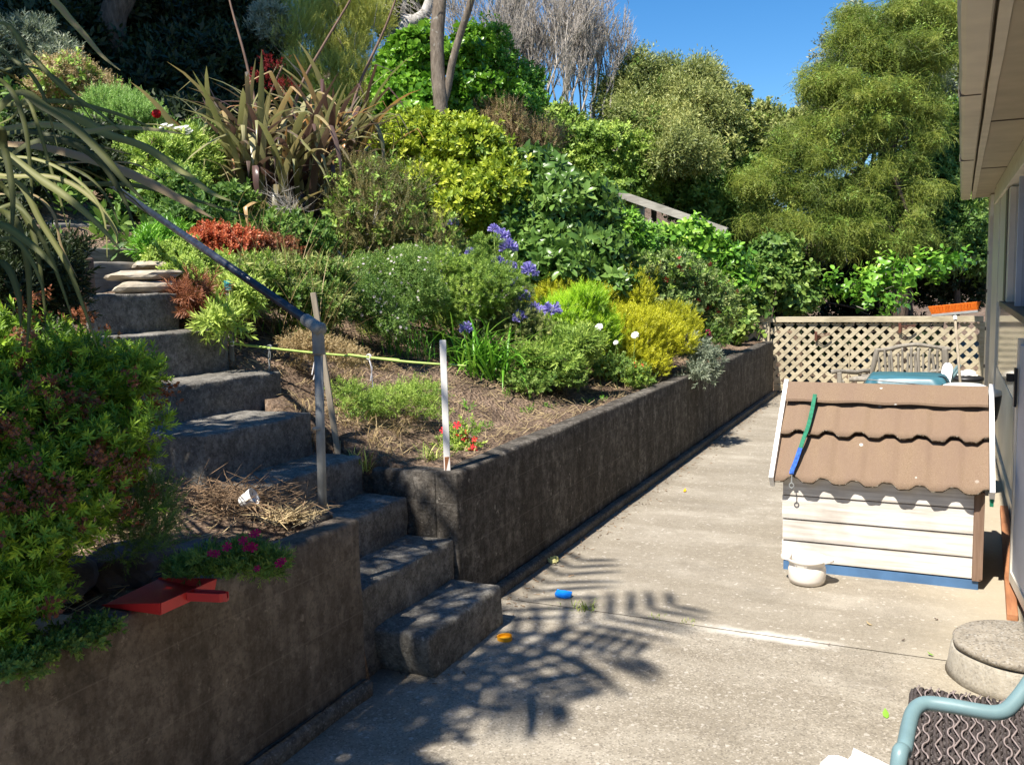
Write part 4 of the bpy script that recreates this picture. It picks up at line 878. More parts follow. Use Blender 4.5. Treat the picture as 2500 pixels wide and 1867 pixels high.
for x, ph in ((-.045, 0), (-.022, 1.6), (.01, 0), (.04, 1.6), (.055, 0), (.075, 1.6), (.095, 0), (.113, 1.6), (.145, 0), (.178, 1.6), (.198, 0), (.24, 1.6), (.28, 0)):
    tube(bm, [(x+.008*math.sin(j*.5+ph), Y0-.006+(Y1-Y0+.004)*j/50, Z0+.006+.002*math.sin(j)) for j in range(51)], .0024, 5)
bmo('pale_strands', bm, MT['wickerlight'], st_, True)
for x in (X0+.03, X1-.03):
    for y in (Y0+.03, Y1-.03): bm = bmesh.new(); tube(bm, [(x, y, .35), (x, y, 0)], .017, 8); bmo('leg', bm, MT['wicker'], st_)
ch = thing('garden_chair', (.2, 2.1, 0), 'garden chair with a thick blue green tube armrest at the lower right corner', 'chair')
az = lambda x, y, z=.65: Vector(atz(x, y, z))
armp = [az(2190, 1900, .58), az(2207, 1830, .62), az(2218, 1775, .635), az(2228, 1740, .645), az(2244, 1722, .652), az(2268, 1716, .655), az(2320, 1722, .655), az(2380, 1733, .652), az(2425, 1739, .65), az(2455, 1733, .655), az(2478, 1712, .67), az(2500, 1684, .69), az(2530, 1640, .72)]
y0 = sum(p.y for p in armp[3:9])/6
p0 = armp[0]; armp = [Vector((p0.x-.02, p0.y-.02, 0))]+armp
bm = bmesh.new(); tube(bm, smoothpath(armp, 8), .0178, 18); bmo('arm_frame', bm, MT['chairtube'], ch, True)
bm = bmesh.new(); tube(bm, smoothpath([p-Vector((0, .52, 0)) for p in armp], 6), .0178, 14); bmo('arm_frame', bm, MT['chairtube'], ch, True)
bm = bmesh.new(); box(bm, (.0, 1.58, .40), (.45, 2.0, .43), .01); bmo('seat', bm, MT['wicker'], ch)
wb = Vector(atz(2095, 1895, .05)); bm = bmesh.new()
pl_ = [(-.19, 0), (-.185, .12), (-.15, .2), (-.105, .235), (-.07, .232), (-.045, .2), (-.036, .262), (.05, .225), (.16, .19), (.19, .14), (.2, 0)]
W0 = thing('white_sack', Vector((-.2, 2.72, 0)), 'crumpled white sack cut off by the lower edge left of the armrest', 'sack')
pts = [Vector(atz(x, y, z)) for x, y, z in ((1985, 1900, .2), (2003, 1860, .26), (2022, 1842, .29), (2045, 1838, .295), (2062, 1845, .29), (2071, 1851, .285), (2078, 1843, .292), (2084, 1824, .302), (2110, 1838, .297), (2150, 1855, .29), (2195, 1880, .28), (2220, 1920, .2))]
secs = []
for dy, dz in ((.0, -.0), (-.05, .004), (-.12, -.02), (-.18, -.08), (-.21, -.2)): secs.append([p+Vector((.006*nz(p.x, dy, 0, 20), dy, dz+.014*nz(p.x, dy, 2, 14))) for p in pts])
bm = bmesh.new(); L = [[bm.verts.new(p) for p in s] for s in secs]+[[bm.verts.new((p.x, p.y-.2, .0)) for p in pts]]; L = [[bm.verts.new((p.x, p.y+.03, .0)) for p in pts]]+L
for a, b in zip(L, L[1:]):
    for i in range(len(pts)-1): bm.faces.new((a[i], a[i+1], b[i+1], b[i]))
bmo('sack_body', bm, MT['whiteplastic'], W0, False)
# ------------------------------------------------------------------ small things
dp = thing('dustpan', (-2.17, 2.02, .745), 'red plastic dustpan lying on top of the low concrete wall', 'dustpan')
bm = bmesh.new(); z = .748; L = [(-2.29, 1.905, z), (-2.295, 2.13, z+.012), (-2.07, 2.14, z+.0), (-2.065, 1.915, z)]
def sheet(bm, pts, off):
    a = [bm.verts.new(p) for p in pts]; b = [bm.verts.new(Vector(p)+Vector(off)) for p in pts]; n_ = len(pts); bm.faces.new(a); bm.faces.new(b[::-1])
    for i in range(n_): bm.faces.new((a[i], b[i], b[(i+1) % n_], a[(i+1) % n_]))
sheet(bm, L, (0, 0, -.003)); sheet(bm, [L[0], L[3], Vector(L[3])+Vector((.006, -.004, .036)), Vector(L[0])+Vector((0, 0, .004))], (0, -.003, 0)); sheet(bm, [L[1], L[2], Vector(L[2])+Vector((.006, .004, .036)), Vector(L[1])+Vector((0, 0, .004))], (0, .003, 0)); sheet(bm, [L[2], L[3], Vector(L[3])+Vector((.008, -.004, .036)), Vector(L[2])+Vector((.008, .004, .036))], (.003, 0, 0)); bmo('pan', bm, MT['red'], dp)
bm = bmesh.new(); a = Vector((-2.062, 2.03, z+.022)); e = Vector((-1.945, 2.065, z+.02)); dd = (e-a).normalized(); sd = Vector((-dd.y, dd.x, 0))
prf = [(-.018, -.014), (-.018, .012), (-.013, .012), (-.011, -.006), (.011, -.006), (.013, .012), (.018, .012), (.018, -.014)]
secs = [[a.lerp(e, f)+sd*u*k_+Vector((0, 0, v)) for u, v in prf] for f, k_ in ((0, 1), (.85, .95), (.92, .6), (1, .5))]
bm.free(); prismloft('handle', secs, MT['red'], dp)
def ring(name, c, r, h, mt, label, arc=6.28, a0=0., cat_='toy', grp='bits of plastic on the patio', ru=None):
    bm = bmesh.new(); n_ = 28; V4 = []
    for i in range(n_+1):
        a = a0+arc*i/n_; q = r*(1+.05*math.sin(a*3+r*90)); V4.append([bm.verts.new(Vector(c)+Vector((k_*math.cos(a), k_*math.sin(a), zz+(ru or 0)*math.sin(a*5)))) for k_, zz in ((q, .0), (q, h), (q-.004, h), (q-.004, .003))])
    for a, b in zip(V4, V4[1:]):
        for i in range(4): bm.faces.new((a[i], b[i], b[(i+1) % 4], a[(i+1) % 4]))
    bot = [bm.verts.new(Vector(c)+Vector((r*.97*math.cos(a0+arc*i/n_), r*.97*math.sin(a0+arc*i/n_), .004))) for i in range(n_+1)]; bm.faces.new(bot)
    return tag(bmo(name, bm, mt), label, cat_, grp)
ring('toy_ring', atz(1233, 1560, .002), .036, .018, MT['yellow'], 'orange yellow plastic lid on the concrete beside the bottom step')
ring('toy_ring', atz(1351, 1370, .002), .036, .022, MT['paleyellow'], 'pale yellow broken plastic ring near the foot of the long wall', 5.2, .5, ru=.004)
bl = Vector(atz(1375, 1457)); bm = bmesh.new(); L = []
for i, (u, v, z) in enumerate([(-.045, .03, .03), (-.03, .037, .024), (.0, .03, .028), (.045, .02, .03), (.046, -.01, .014), (.02, -.03, .006), (-.02, -.028, .012), (-.043, -.015, .02)]): L.append((bl+Vector((u, v, z)), bl+Vector((u*.95, v*.9, .002))))
t_ = [bm.verts.new(p[0]) for p in L]; b_ = [bm.verts.new(p[1]) for p in L]; bm.faces.new(t_); bm.faces.new(b_[::-1])
for i in range(8): bm.faces.new((t_[i], b_[i], b_[(i+1) % 8], t_[(i+1) % 8]))
tag(bmo('toy_piece', bm, MT['toyblue']), 'bright blue torn piece of a plastic toy on the patio', 'toy', 'bits of plastic on the patio')
cup = thing('white_cup', Vector((-2.72, 3.02, .82)), 'small white cup lying tilted among the dry twigs by the handrail post', 'cup')
cpos = Vector(atz(598, 1217, .83)); bm = bmesh.new(); lathe(bm, [(.02, 0), (.026, .004), (.036, .06), (.036, .064), (.033, .062), (.023, .008)], (0, 0, 0), 24)
bmesh.ops.transform(bm, matrix=Matrix.Translation(cpos-Vector((.02, 0, .02)))@Matrix.Rotation(R(62), 4, Vector((-.35, 1, 0))), verts=bm.verts); bmo('cup_body', bm, MT['whiteplastic'], cup, True)
# ------------------------------------------------------------------ plants
def px(d): return d/F*1.0
def stems(parent, c, base, n, r, spread, mt, name='stem'):
    bm = bmesh.new(); c = Vector(c); base = Vector(base)
    for i in range(n):
        e = c+Vector((random.uniform(-1, 1)*spread, random.uniform(-1, 1)*spread, random.uniform(-.2, .5)*spread)); m_ = base.lerp(e, .5)+Vector((random.uniform(-.15, .15), random.uniform(-.15, .15), .05))*spread
        b0 = base+Vector((random.uniform(-1, 1), random.uniform(-1, 1), 0))*spread*.12; tube(bm, smoothpath([b0, m_, e], 4), [r*(1-.07*k) for k in range(9)], 6)
    return bmo(name, bm, mt, parent, True)
def shrub(name, cat_, label, blobs, d, style, mat_, n, group=None, depth_k=1., nsub=7, sz=.5, stem=(5, .012, 'bark'), low=-.6, base=None, **kw):
    """blobs: (centre x, centre y, half width, half height) in photo pixels at camera depth d -> crowns in metres"""
    L = []
    for bb in blobs:
        dd = bb[4] if len(bb) > 4 else d; c = atd(bb[0], bb[1], dd); r = np.array([bb[2]*dd/F, bb[2]*dd/F*depth_k, bb[3]*dd/F])*1.1; L += sublobes(c, r, nsub, sz, low)
    c = np.mean([l[0] for l in L], axis=0); rb = max(l[1][0] for l in L)
    z0 = ground_z(c[0], c[1]) if base is None else base; rt = thing(name, (c[0], c[1], z0), label, cat_, group)
    o = foliage('foliage', L, n, TP[style], LM[mat_], rt, **kw)
    if n > 800 and d > 5 and stem and mat_ not in ('redleaf', 'brownseed', 'dome') and style not in ('hebe', 'conif'): foliage('mixed_leaves', L, int(n*.11), TP[('midoval', 'fine', 'lance')[n % 3]], LM[('hebelight', 'midgreen', 'olive')[(n//100) % 3]], rt, size=(.5, 1.1), rnd=.7, inner=.9)
    if stem:
        k_ = RS.randint(0, len(L), 46); C0 = np.array([L[i][0] for i in k_]); dd_ = unit(RS.normal(size=(46, 3))+[0, -.2, .5]); E_ = C0+dd_*np.array([L[i][1] for i in k_])*RS.uniform(.9, 1.3, (46, 1)); V, Q, T = sticks(C0-[0, 0, .08], E_, np.full(46, .0055), np.full(46, .002)); tag(link('twigs', npmesh('twigs', V, Q, T), MT['greytwig'], rt), kind='stuff')
    if stem: stems(rt, c, (c[0], c[1], z0-.03), stem[0], stem[1], rb*.9, MT[stem[2]])
    return rt, L
# --- the bank, lower planting
shrub('heath_bush', 'shrub', 'brown green feathery heath bush with bare grey twigs below the bronze flax', [(880, 500, 85, 75), (960, 520, 90, 80), (1010, 590, 85, 60), (900, 590, 70, 60)], 8.3, 'heath', 'heath', 4200, size=(.8, 1.35), up=.9, rnd=.5)
A_, B_ = [], []
hb_, tips, dirs = branchy(atd(850, 640, 8.1), (-.3, -.3, .5), .55, .014, 4, [7, 5, 4], .6, .1, .7)
t_ = thing('bare_twigs', tuple(atd(850, 640, 8.1)), 'tangle of bare grey twigs left of the brown heath bush', 'twigs'); link('twig', npmesh('twig', hb_[0], hb_[1]), MT['greytwig'], t_)
shrub('yellow_shrub', 'shrub', 'large bright yellow green shrub sprawling down the bank right of the bronze flax', [(1060, 350, 90, 60, 10.4), (1000, 420, 60, 60, 10.2), (1140, 400, 100, 75, 10.2), (1100, 470, 100, 50, 9.9), (1200, 480, 75, 65, 9.6), (1170, 530, 70, 40, 9.4), (1010, 330, 40, 30, 10.4)], 10, 'yellow', 'yellowgreen', 9000, nsub=6, tint=(.0, .5), up=.7)
shrub('brown_shrub', 'shrub', 'dry tan brown twiggy shrub between the yellow shrub and the hedge', [(1215, 310, 60, 40, 12), (1280, 345, 60, 50, 12)], 12, 'heath', 'drybrown', 2600, size=(1.1, 1.7), up=1.)
shrub('glossy_shrub', 'shrub', 'large dark glossy broad leaved shrub in the middle of the bank', [(1330, 480, 95, 80, 9.9), (1260, 560, 60, 70, 9.4), (1400, 560, 110, 90, 9.6), (1350, 640, 105, 70, 9.2), (1470, 640, 90, 70, 9.6), (1300, 440, 60, 50, 10.2), (1490, 710, 60, 30, 9.2)], 9.6, 'bigoval', 'gloss', 5200, nsub=6, sz=.45, size=(.75, 1.25), droop=.25, rnd=.5, tint=(0., .42))
shrub('red_flowered_shrub', 'shrub', 'glossy shrub with a few red flowers below the sloping fence rail', [(1500, 560, 50, 40, 10.6), (1545, 590, 55, 40, 10.8)], 10.7, 'midoval', 'vine', 1500)
r_, L_ = shrub('fuchsia_bush', 'shrub', 'loose fuchsia bush dotted with small red flowers above the golden conifers', [(1620, 690, 70, 50, 10.8), (1690, 720, 80, 60, 11), (1740, 770, 60, 50, 11.2), (1620, 750, 60, 50, 10.6), (1560, 665, 40, 35, 10.4)], 10.9, 'midoval', 'fuchsialeaf', 4200, size=(.5, .85), rnd=.7)
P_, d_ = sampler(L_, 150, .85); flowers('flower', P_, d_*[1, 1, .2]+[0, -.4, -.5], .035, PM['fuchsia'], r_, 5)
shrub('golden_conifer', 'shrub', 'golden dwarf conifer nearest the long wall, brightest of the three', [(1560, 830, 75, 55, 8.7), (1500, 850, 70, 50, 8.6), (1620, 820, 50, 45, 8.9), (1540, 880, 65, 35, 8.5)], 8.7, 'conif', 'gold', 5200, 'golden conifers above the wall', size=(.8, 1.3), up=1., rnd=.3, tint=(.1, .55))
shrub('golden_conifer', 'shrub', 'golden conifer topping the group, just under the fuchsia bush', [(1540, 760, 60, 50, 9.2), (1510, 790, 70, 40, 9.1), (1650, 800, 60, 45, 9.4)], 9.2, 'conif', 'gold', 3600, 'golden conifers above the wall', size=(.8, 1.3), up=1., rnd=.3)
shrub('golden_conifer', 'shrub', 'golden conifer under the glossy shrub, behind the feathery lime bush', [(1400, 735, 70, 35, 8.9), (1340, 740, 50, 35, 8.7), (1450, 760, 50, 40, 8.9)], 8.9, 'conif', 'gold', 3000, 'golden conifers above the wall', size=(.8, 1.3), up=1., rnd=.3)
shrub('lime_bush', 'shrub', 'feathery lime green bush with soft upswept needles right of the purple flowers', [(1410, 790, 70, 55, 8.1), (1360, 790, 45, 35, 8.0), (1440, 830, 45, 35, 8.1)], 8.1, 'needle', 'lime', 3600, size=(1., 1.7), up=1.3, out=.6, rnd=.25, tint=(.1, .5))
r_, L_ = shrub('round_bush', 'shrub', 'small rounded light green bush with tiny white flowers in front of the lime bush', [(1375, 850, 55, 45, 7.4), (1350, 880, 55, 35, 7.3)], 7.4, 'lance', 'hebelight', 1900, size=(.5, .85))
P_, d_ = sampler(L_, 40, .9); flowers('flower', P_, d_, .012, PM['pinkwhite'], r_)
shrub('thyme_bush', 'shrub', 'loose dull green bush left of the round bush, behind the strappy leaves', [(1270, 800, 55, 60, 7.5), (1230, 760, 60, 60, 7.7), (1290, 880, 40, 40, 7.3)], 7.5, 'hebe', 'olive', 2300, size=(.5, .9), up=.8)
shrub('thyme_bush', 'shrub', 'loose pale green mound below the heath bush with dry stalks', [(1150, 720, 90, 65, 7.4), (1080, 690, 70, 50, 7.5), (1180, 660, 60, 60, 7.9)], 7.5, 'hebe', 'hebelight', 4200, size=(.5, .95), up=.8, rnd=.6)
r_, L_ = shrub('daisy_mound', 'shrub', 'sprawling mound of tiny white and pink daisies in the middle of the bed', [(870, 690, 60, 45, 7.0), (960, 680, 90, 55, 7.2), (1020, 740, 60, 40, 7.0), (880, 740, 60, 40, 6.6), (940, 780, 60, 35, 6.6), (1050, 640, 60, 40, 7.6)], 7.0, 'fine', 'midgreen', 5200, size=(.8, 1.5), rnd=.7, up=.7)
P_, d_ = sampler(L_, 300, .9); flowers('flower', P_+d_*.03+[0, 0, .02], d_+[0, -.3, .4], .0095, PM['pinkwhite'], r_)
shrub('flat_hedge', 'hedge', 'yellow green small leaved hedge bush beside the stone slabs at the rail', [(440, 650, 50, 45, 6.0), (480, 690, 45, 40, 5.8), (420, 700, 35, 40, 5.7), (535, 660, 40, 30, 6.2)], 5.9, 'smallround', 'hebelight', 2800, 'low hedge bushes by the steps', size=(.7, 1.1), up=.9, tint=(.05, .5))
shrub('flat_hedge', 'hedge', 'low green hedge bush behind the teal capped stake', [(610, 690, 60, 45, 6.0), (660, 680, 55, 40, 6.2), (560, 720, 45, 35, 5.8)], 6.0, 'smallround', 'hebelight', 2600, 'low hedge bushes by the steps', size=(.7, 1.1), up=.9, tint=(.0, .45))
shrub('flat_hedge', 'hedge', 'dark low hedge bush right of the bare stake top', [(740, 690, 60, 42, 6.3), (800, 690, 50, 40, 6.4), (720, 740, 50, 30, 6.1), (800, 750, 50, 30, 6.2)], 6.2, 'smallround', 'midgreen', 2600, 'low hedge bushes by the steps', size=(.7, 1.1), up=.9)
shrub('broad_leaf_plant', 'plant', 'bright broad leaved plant in front of the teal capped stake', [(590, 730, 35, 35, 5.6), (540, 795, 30, 25, 5.3)], 5.5, 'lance', 'hebelight', 220, size=(.7, 1.1), stem=None, tint=(.2, .6))
shrub('red_leaved_bush', 'shrub', 'small orange red leaved bush under the handrail', [(525, 585, 38, 30, 6.6), (565, 605, 42, 28, 6.6), (500, 600, 22, 25, 6.5)], 6.6, 'smallround', 'redleaf', 1100, size=(.9, 1.3), up=.8, tint=(.0, .5))
shrub('red_leaved_bush', 'shrub', 'dark reddish bush half hidden behind the orange one', [(640, 620, 45, 28, 6.9), (690, 615, 30, 25, 7)], 6.9, 'smallround', 'brownseed', 900, size=(.9, 1.3))
shrub('stonecrop', 'plant', 'fresh green whorled plant between the timber steps and the handrail', [(395, 600, 40, 28, 6.4), (425, 570, 30, 25, 6.7), (370, 615, 25, 20, 6.2)], 6.4, 'lance', 'strap', 420, size=(.6, .9), stem=None, up=1.)
shrub('dark_groundcover', 'plant', 'dark leafy plants filling the bank behind the handrail', [(430, 500, 70, 45, 7.4), (560, 520, 80, 40, 7.8), (650, 570, 70, 35, 7.6), (740, 590, 70, 40, 7.8), (480, 550, 60, 30, 7.1)], 7.5, 'yellow', 'midgreen', 1900, stem=None, size=(.6, 1.1), tint=(0., .3))
shrub('orange_twig_clump', 'plant', 'clump of thin reddish dry stems behind the teal capped stake', [(480, 745, 28, 25, 5.5)], 5.5, 'needle', 'brownseed', 160, size=(1., 2.), stem=None)
# --- upper left
shrub('green_dome', 'shrub', 'clipped pale green dome shrub in front of the dark trees', [(290, 285, 70, 50, 8.6), (255, 270, 45, 35, 8.6), (335, 305, 35, 30, 8.5)], 8.6, 'conif', 'dome', 3600, size=(.7, 1.1), up=.8, rnd=.3, tint=(.1, .5))
shrub('tan_shrub', 'shrub', 'orange tan dried flower shrub left of the pale green dome', [(190, 210, 70, 45, 8.8), (235, 235, 50, 40, 8.7), (150, 180, 40, 30, 8.9)], 8.8, 'fine', 'drybrown', 2400, size=(1.2, 2.), tint=(.3, .6))
shrub('grey_leaved_shrub', 'shrub', 'grey leaved shrub at the upper left behind the arching flax', [(75, 120, 60, 55, 9.2), (125, 160, 50, 50, 9.1), (30, 180, 60, 60, 9.2)], 9.2, 'lance', 'greygreen', 2200, size=(.6, 1.), tint=(0., .45))
r_, L_ = shrub('daisy_plant', 'plant', 'white flowered daisy plant before the dark trees', [(440, 370, 55, 35, 7.9), (400, 400, 55, 40, 7.7), (480, 400, 40, 35, 8.)], 7.9, 'lance', 'hebelight', 1500, size=(.6, 1.), up=1., tint=(.1, .5))
fp = [atd(x, y, 7.8) for x, y in ((400, 306), (408, 310), (415, 308), (428, 314), (437, 312), (445, 316), (455, 318), (463, 322), (385, 330), (440, 330), (395, 312), (450, 312), (420, 325), (410, 333), (433, 320), (458, 326))]; flowers('flower', fp, np.array([[0.1, -.5, .9]]*len(fp)), .034, PM['white'], r_, 8)
bm = bmesh.new(); [tube(bm, [Vector(p)-Vector((0, 0, .005)), Vector(p)+Vector((.0, .02, -.3))], .004, 4) for p in fp]; bmo('stalk', bm, MT['cane'], r_)
shrub('low_green_shrub', 'shrub', 'yellow green low shrub under the daisies beside the bronze flax', [(400, 440, 60, 35, 7.5), (440, 455, 50, 30, 7.5), (330, 390, 50, 45, 7.7)], 7.5, 'smallround', 'hebelight', 2200, size=(.8, 1.2), tint=(0., .45))
shrub('dark_strap_plant', 'plant', 'dark leafy plant in shade between the daisies and the bronze flax', [(520, 400, 50, 50, 8.6), (500, 340, 60, 30, 9)], 8.7, 'lance', 'midgreen', 700, size=(.7, 1.2), stem=None)
tt = thing('red_flower', tuple(atd(381, 290, 8.2)), 'single red flower head against the dark trees', 'flower'); fhead(atd(382, 278, 8.2), .03, 60, .022, PM['red'], tt, 5)
bm = bmesh.new(); q = Vector(atd(382, 280, 8.2)); tube(bm, [q, q+Vector((.02, .02, -.5))], .005, 5); bmo('stalk', bm, MT['cane'], tt)
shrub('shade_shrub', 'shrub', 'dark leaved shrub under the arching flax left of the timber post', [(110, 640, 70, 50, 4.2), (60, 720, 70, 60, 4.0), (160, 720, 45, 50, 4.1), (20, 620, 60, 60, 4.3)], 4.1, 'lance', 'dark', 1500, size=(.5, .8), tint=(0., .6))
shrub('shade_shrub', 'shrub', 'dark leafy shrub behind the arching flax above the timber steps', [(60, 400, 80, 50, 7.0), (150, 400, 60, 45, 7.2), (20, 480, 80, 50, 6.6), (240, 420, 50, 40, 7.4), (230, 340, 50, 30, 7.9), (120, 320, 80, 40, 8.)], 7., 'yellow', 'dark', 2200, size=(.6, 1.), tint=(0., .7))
tw = thing('timber_wall', tuple(atx(190, 530, -6.6)), 'dark vertical board garden wall behind the timber steps', 'wall')
for i in range(9):
    a_ = atx(110+i*25, 545, -6.6); b_ = atx(110+i*25, 432+(i%3)*3, -6.6); roughbox('board', (-6.66, a_[1], a_[2]-.4), (-6.62, a_[1]+.082*1.0, b_[2]), MT['grey_wood'] if i == 9 else MT['darkwood'], tw, .08, .006, .003, 8)
for i, (x, y) in enumerate(((770, 930), (840, 930), (740, 1000), (800, 1010), (860, 1040), (900, 1080), (780, 1075), (960, 1060), (700, 900), (940, 1110), (850, 905), (1000, 1030), (760, 880), (930, 905), (670, 870), (880, 980))):
    b = hit(x, y); t = thing('dry_grass_clump', tuple(b), 'straw coloured clump of dead grass on the bank between the handrail and the white stake', 'grass', 'dead grass clumps on the bank by the steps'); n_ = 55; B = b+RS.normal(size=(n_, 3))*[.06, .06, .005]
    V, Q, T = blades(B, RS.uniform(0, 6.28, n_), R(70)-np.abs(RS.normal(size=n_))*.6, RS.uniform(.06, .2, n_), RS.uniform(.002, .006, n_), RS.uniform(.8, 2.6, n_), 5, .2, None, RS.uniform(.3, .95, n_)); link('blades', npmesh('blades', V, Q, T), LM['drybrown'], t)
# --- climbers over the fences
shrub('fence_climber', 'climber', 'broad leaved climber over the sloping rail of the bank fence', [(1720, 600, 60, 35, 13), (1680, 620, 50, 50, 13), (1740, 640, 50, 40, 13), (1620, 590, 35, 25, 13), (1780, 690, 50, 30, 13)], 13, 'vine', 'vine', 1500, 'climbers on the fences', size=(.8, 1.2), depth_k=.5, rnd=.6, tint=(.05, .5))
shrub('fence_climber', 'climber', 'dark climber hanging over the left end of the lattice fence top', [(1850, 680, 55, 40, 13.6), (1920, 690, 50, 40, 13.7), (1820, 740, 40, 25, 13.2), (1880, 640, 50, 40, 14), (1960, 730, 40, 25, 13.7), (1790, 800, 30, 20, 12.6)], 13.6, 'vine', 'midgreen', 1500, 'climbers on the fences', size=(.8, 1.2), depth_k=.6, rnd=.6, tint=(.1, .6))
shrub('fence_climber', 'climber', 'sprays of large bright leaves reaching out above the middle of the lattice fence', [(2140, 690, 50, 18, 13.9), (2100, 715, 40, 14, 13.8), (2190, 670, 60, 22, 14), (2290, 650, 55, 16, 14.1), (2330, 640, 30, 14, 14.2), (2150, 740, 50, 18, 13.6), (2060, 690, 35, 18, 13.8)], 13.9, 'vine', 'vine', 150, 'climbers on the fences', size=(1., 1.5), depth_k=.8, nsub=2, rnd=.5, tint=(.0, .5), stem=(6, .012, 'bark'))
# --- bronze flax
def flax(name, label, roots, n, Lr, mat_, group=None, kinkp=.5, wr=(.055, .105), d0=None):
    B = []; rt = thing(name, tuple(roots[0]), label, 'flax', group)
    roots = np.array(roots); k = RS.randint(0, len(roots), n); B = roots[k]+RS.normal(size=(n, 3))*[.13, .13, .02]
    az = RS.uniform(0, 6.283, n); el = R(86)-np.abs(RS.normal(size=n))*.33; L = RS.uniform(*Lr, n); W = RS.uniform(*wr, n); dr = RS.uniform(.4, 2.5, n); kk = np.where(RS.uniform(size=n) < kinkp, RS.uniform(.45, .85, n), 2.)
    V, Q, T = blades(B, az, el, L, W, dr, 9, .32, kk, RS.uniform(.05, .95, n)**1.0, twist=RS.normal(size=n)*.35); link('leaves', npmesh('leaves', V, Q, T, True), mat_, rt); return rt
fr = [atd(650, 575, 8.7), atd(720, 560, 8.8), atd(600, 520, 9.0), atd(770, 500, 9.3), atd(820, 470, 9.6)]
fx = flax('bronze_flax', 'big bronze purple flax with arching striped leaves in the middle of the bank', fr, 460, (.9, 1.75), LM['bronze'])
st3 = []
for pts, dd in (([(700, 330), (735, 210), (790, 110), (855, 0), (880, -60)], 9.2), ([(850, 300), (880, 200), (935, 80), (962, 10), (985, -60)], 9.5), ([(660, 420), (625, 260), (598, 140), (565, 20), (552, -40)], 9.0), ([(650, 500), (640, 300), (690, 160)], 8.9)):
    bm = bmesh.new(); pp = smoothpath([atd(x, y, dd) for x, y in pts], 5); tube(bm, pp, [.018-.011*i/len(pp) for i in range(len(pp))], 7); bmo('flower_stalk', bm, MT['redpost'], fx, True)
for c_, r_ in ((atd(665, 150, 8.9), (.12, .1, .10)), (atd(700, 215, 8.9), (.1, .1, .06)), (atd(640, 195, 8.9), (.1, .1, .08))):
    pf, df_ = sampler([(c_, np.array(r_))], 34, .3); V, Q, T = scatter([sprig(7, .06, .06, .014, 'small', 60, 20)], pf, df_+[0, 0, 1.2], RS.uniform(.4, .75, len(pf)), RS.uniform(0, .5, len(pf))); link('flower_spike', npmesh('flower_spike', V, Q, T), PM['crimson'], fx)
# --- flax in the left foreground: long blades arching out over the steps
lf = thing('green_flax', tuple(atd(-180, 560, 3.3)), 'dusty green flax with long broad blades arching over the upper steps at the left edge', 'flax')
root = atd(-260, 330, 3.3)
g_ = Vector((root[0]-.1, root[1]-.1, ground_z(root[0], root[1])-.05)); bm = bmesh.new(); tube(bm, smoothpath([g_, g_.lerp(Vector(root), .6)+Vector((-.03, 0, 0)), Vector(root)], 5), [.06-.002*i for i in range(11)], 10); bmo('stem', bm, MT['bark'], lf, True)
HB = [([(-120, 380), (30, 225), (109, 256), (177, 302), (245, 368), (300, 436), (354, 492)], 3.1, .040, .35), ([(-100, 330), (90, 300), (201, 318), (272, 309), (370, 314), (452, 328)], 3.5, .034, .75), ([(-60, 250), (150, 270), (259, 322), (354, 355), (450, 420), (520, 470), (581, 496)], 3.6, .045, .62),
      ([(-110, 340), (90, 350), (218, 381), (300, 411), (381, 450), (450, 490), (520, 533)], 3.4, .056, .93), ([(-170, 340), (-80, 340), (0, 368), (82, 425), (163, 480), (245, 553), (297, 615)], 2.9, .052, .58), ([(20, -90), (131, 0), (165, 38), (206, 83), (250, 135), (294, 172)], 3.3, .028, .80),
      ([(-60, 300), (60, 395), (160, 440), (330, 450), (480, 488), (622, 533)], 3.7, .036, .4), ([(-80, 260), (40, 250), (150, 245), (280, 275), (400, 325)], 3.6, .028, .45), ([(-20, 60), (70, 130), (150, 210), (235, 270), (310, 330)], 3.5, .022, .5), ([(-70, 420), (40, 440), (100, 540), (160, 640), (200, 740), (238, 850)], 2.95, .034, .55),
      ([(-60, 420), (20, 470), (75, 560), (100, 680), (112, 800)], 2.9, .034, .3), ([(-90, 520), (0, 545), (50, 575), (105, 620), (140, 665)], 2.7, .045, .45), ([(-60, 460), (70, 470), (130, 520), (150, 600), (190, 680)], 3.0, .02, .85), ([(0, 300), (60, 240), (90, 300), (120, 400), (150, 500), (165, 560)], 3.2, .014, .5),
      ([(-30, 420), (130, 430), (220, 480), (280, 560), (283, 600)], 3.1, .020, .7), ([(-40, 460), (110, 400), (200, 420), (260, 480), (290, 545)], 3.3, .018, .3), ([(-80, 480), (20, 520), (60, 620), (70, 740), (64, 860)], 2.8, .045, .35), ([(-80, 440), (60, 350), (150, 340), (240, 390), (300, 480), (330, 560)], 3.3, .03, .2),
      ([(-50, 200), (20, 210), (60, 300), (75, 420), (80, 520)], 3.0, .03, .3), ([(-30, 300), (10, 360), (30, 480), (25, 600)], 2.8, .04, .25), ([(-60, 500), (40, 500), (110, 600), (150, 700), (180, 790)], 2.85, .026, .4), ([(-60, 200), (60, 160), (150, 200), (230, 300)], 3.6, .018, .35), ([(-40, 440), (120, 400), (250, 395), (330, 400), (400, 440)], 3.6, .014, .9), ([(-40, 330), (60, 318), (200, 345), (330, 380)], 3.8, .03, .2),
      ([(-60, 560), (30, 580), (80, 640), (110, 720)], 2.75, .03, .5), ([(-80, 600), (10, 640), (45, 720), (50, 800)], 2.7, .04, .3), ([(-60, 120), (40, 150), (95, 210), (125, 300), (140, 360)], 3.3, .016, .35), ([(-80, 380), (80, 385), (190, 440), (250, 520), (262, 640)], 3.05, .022, .65)]
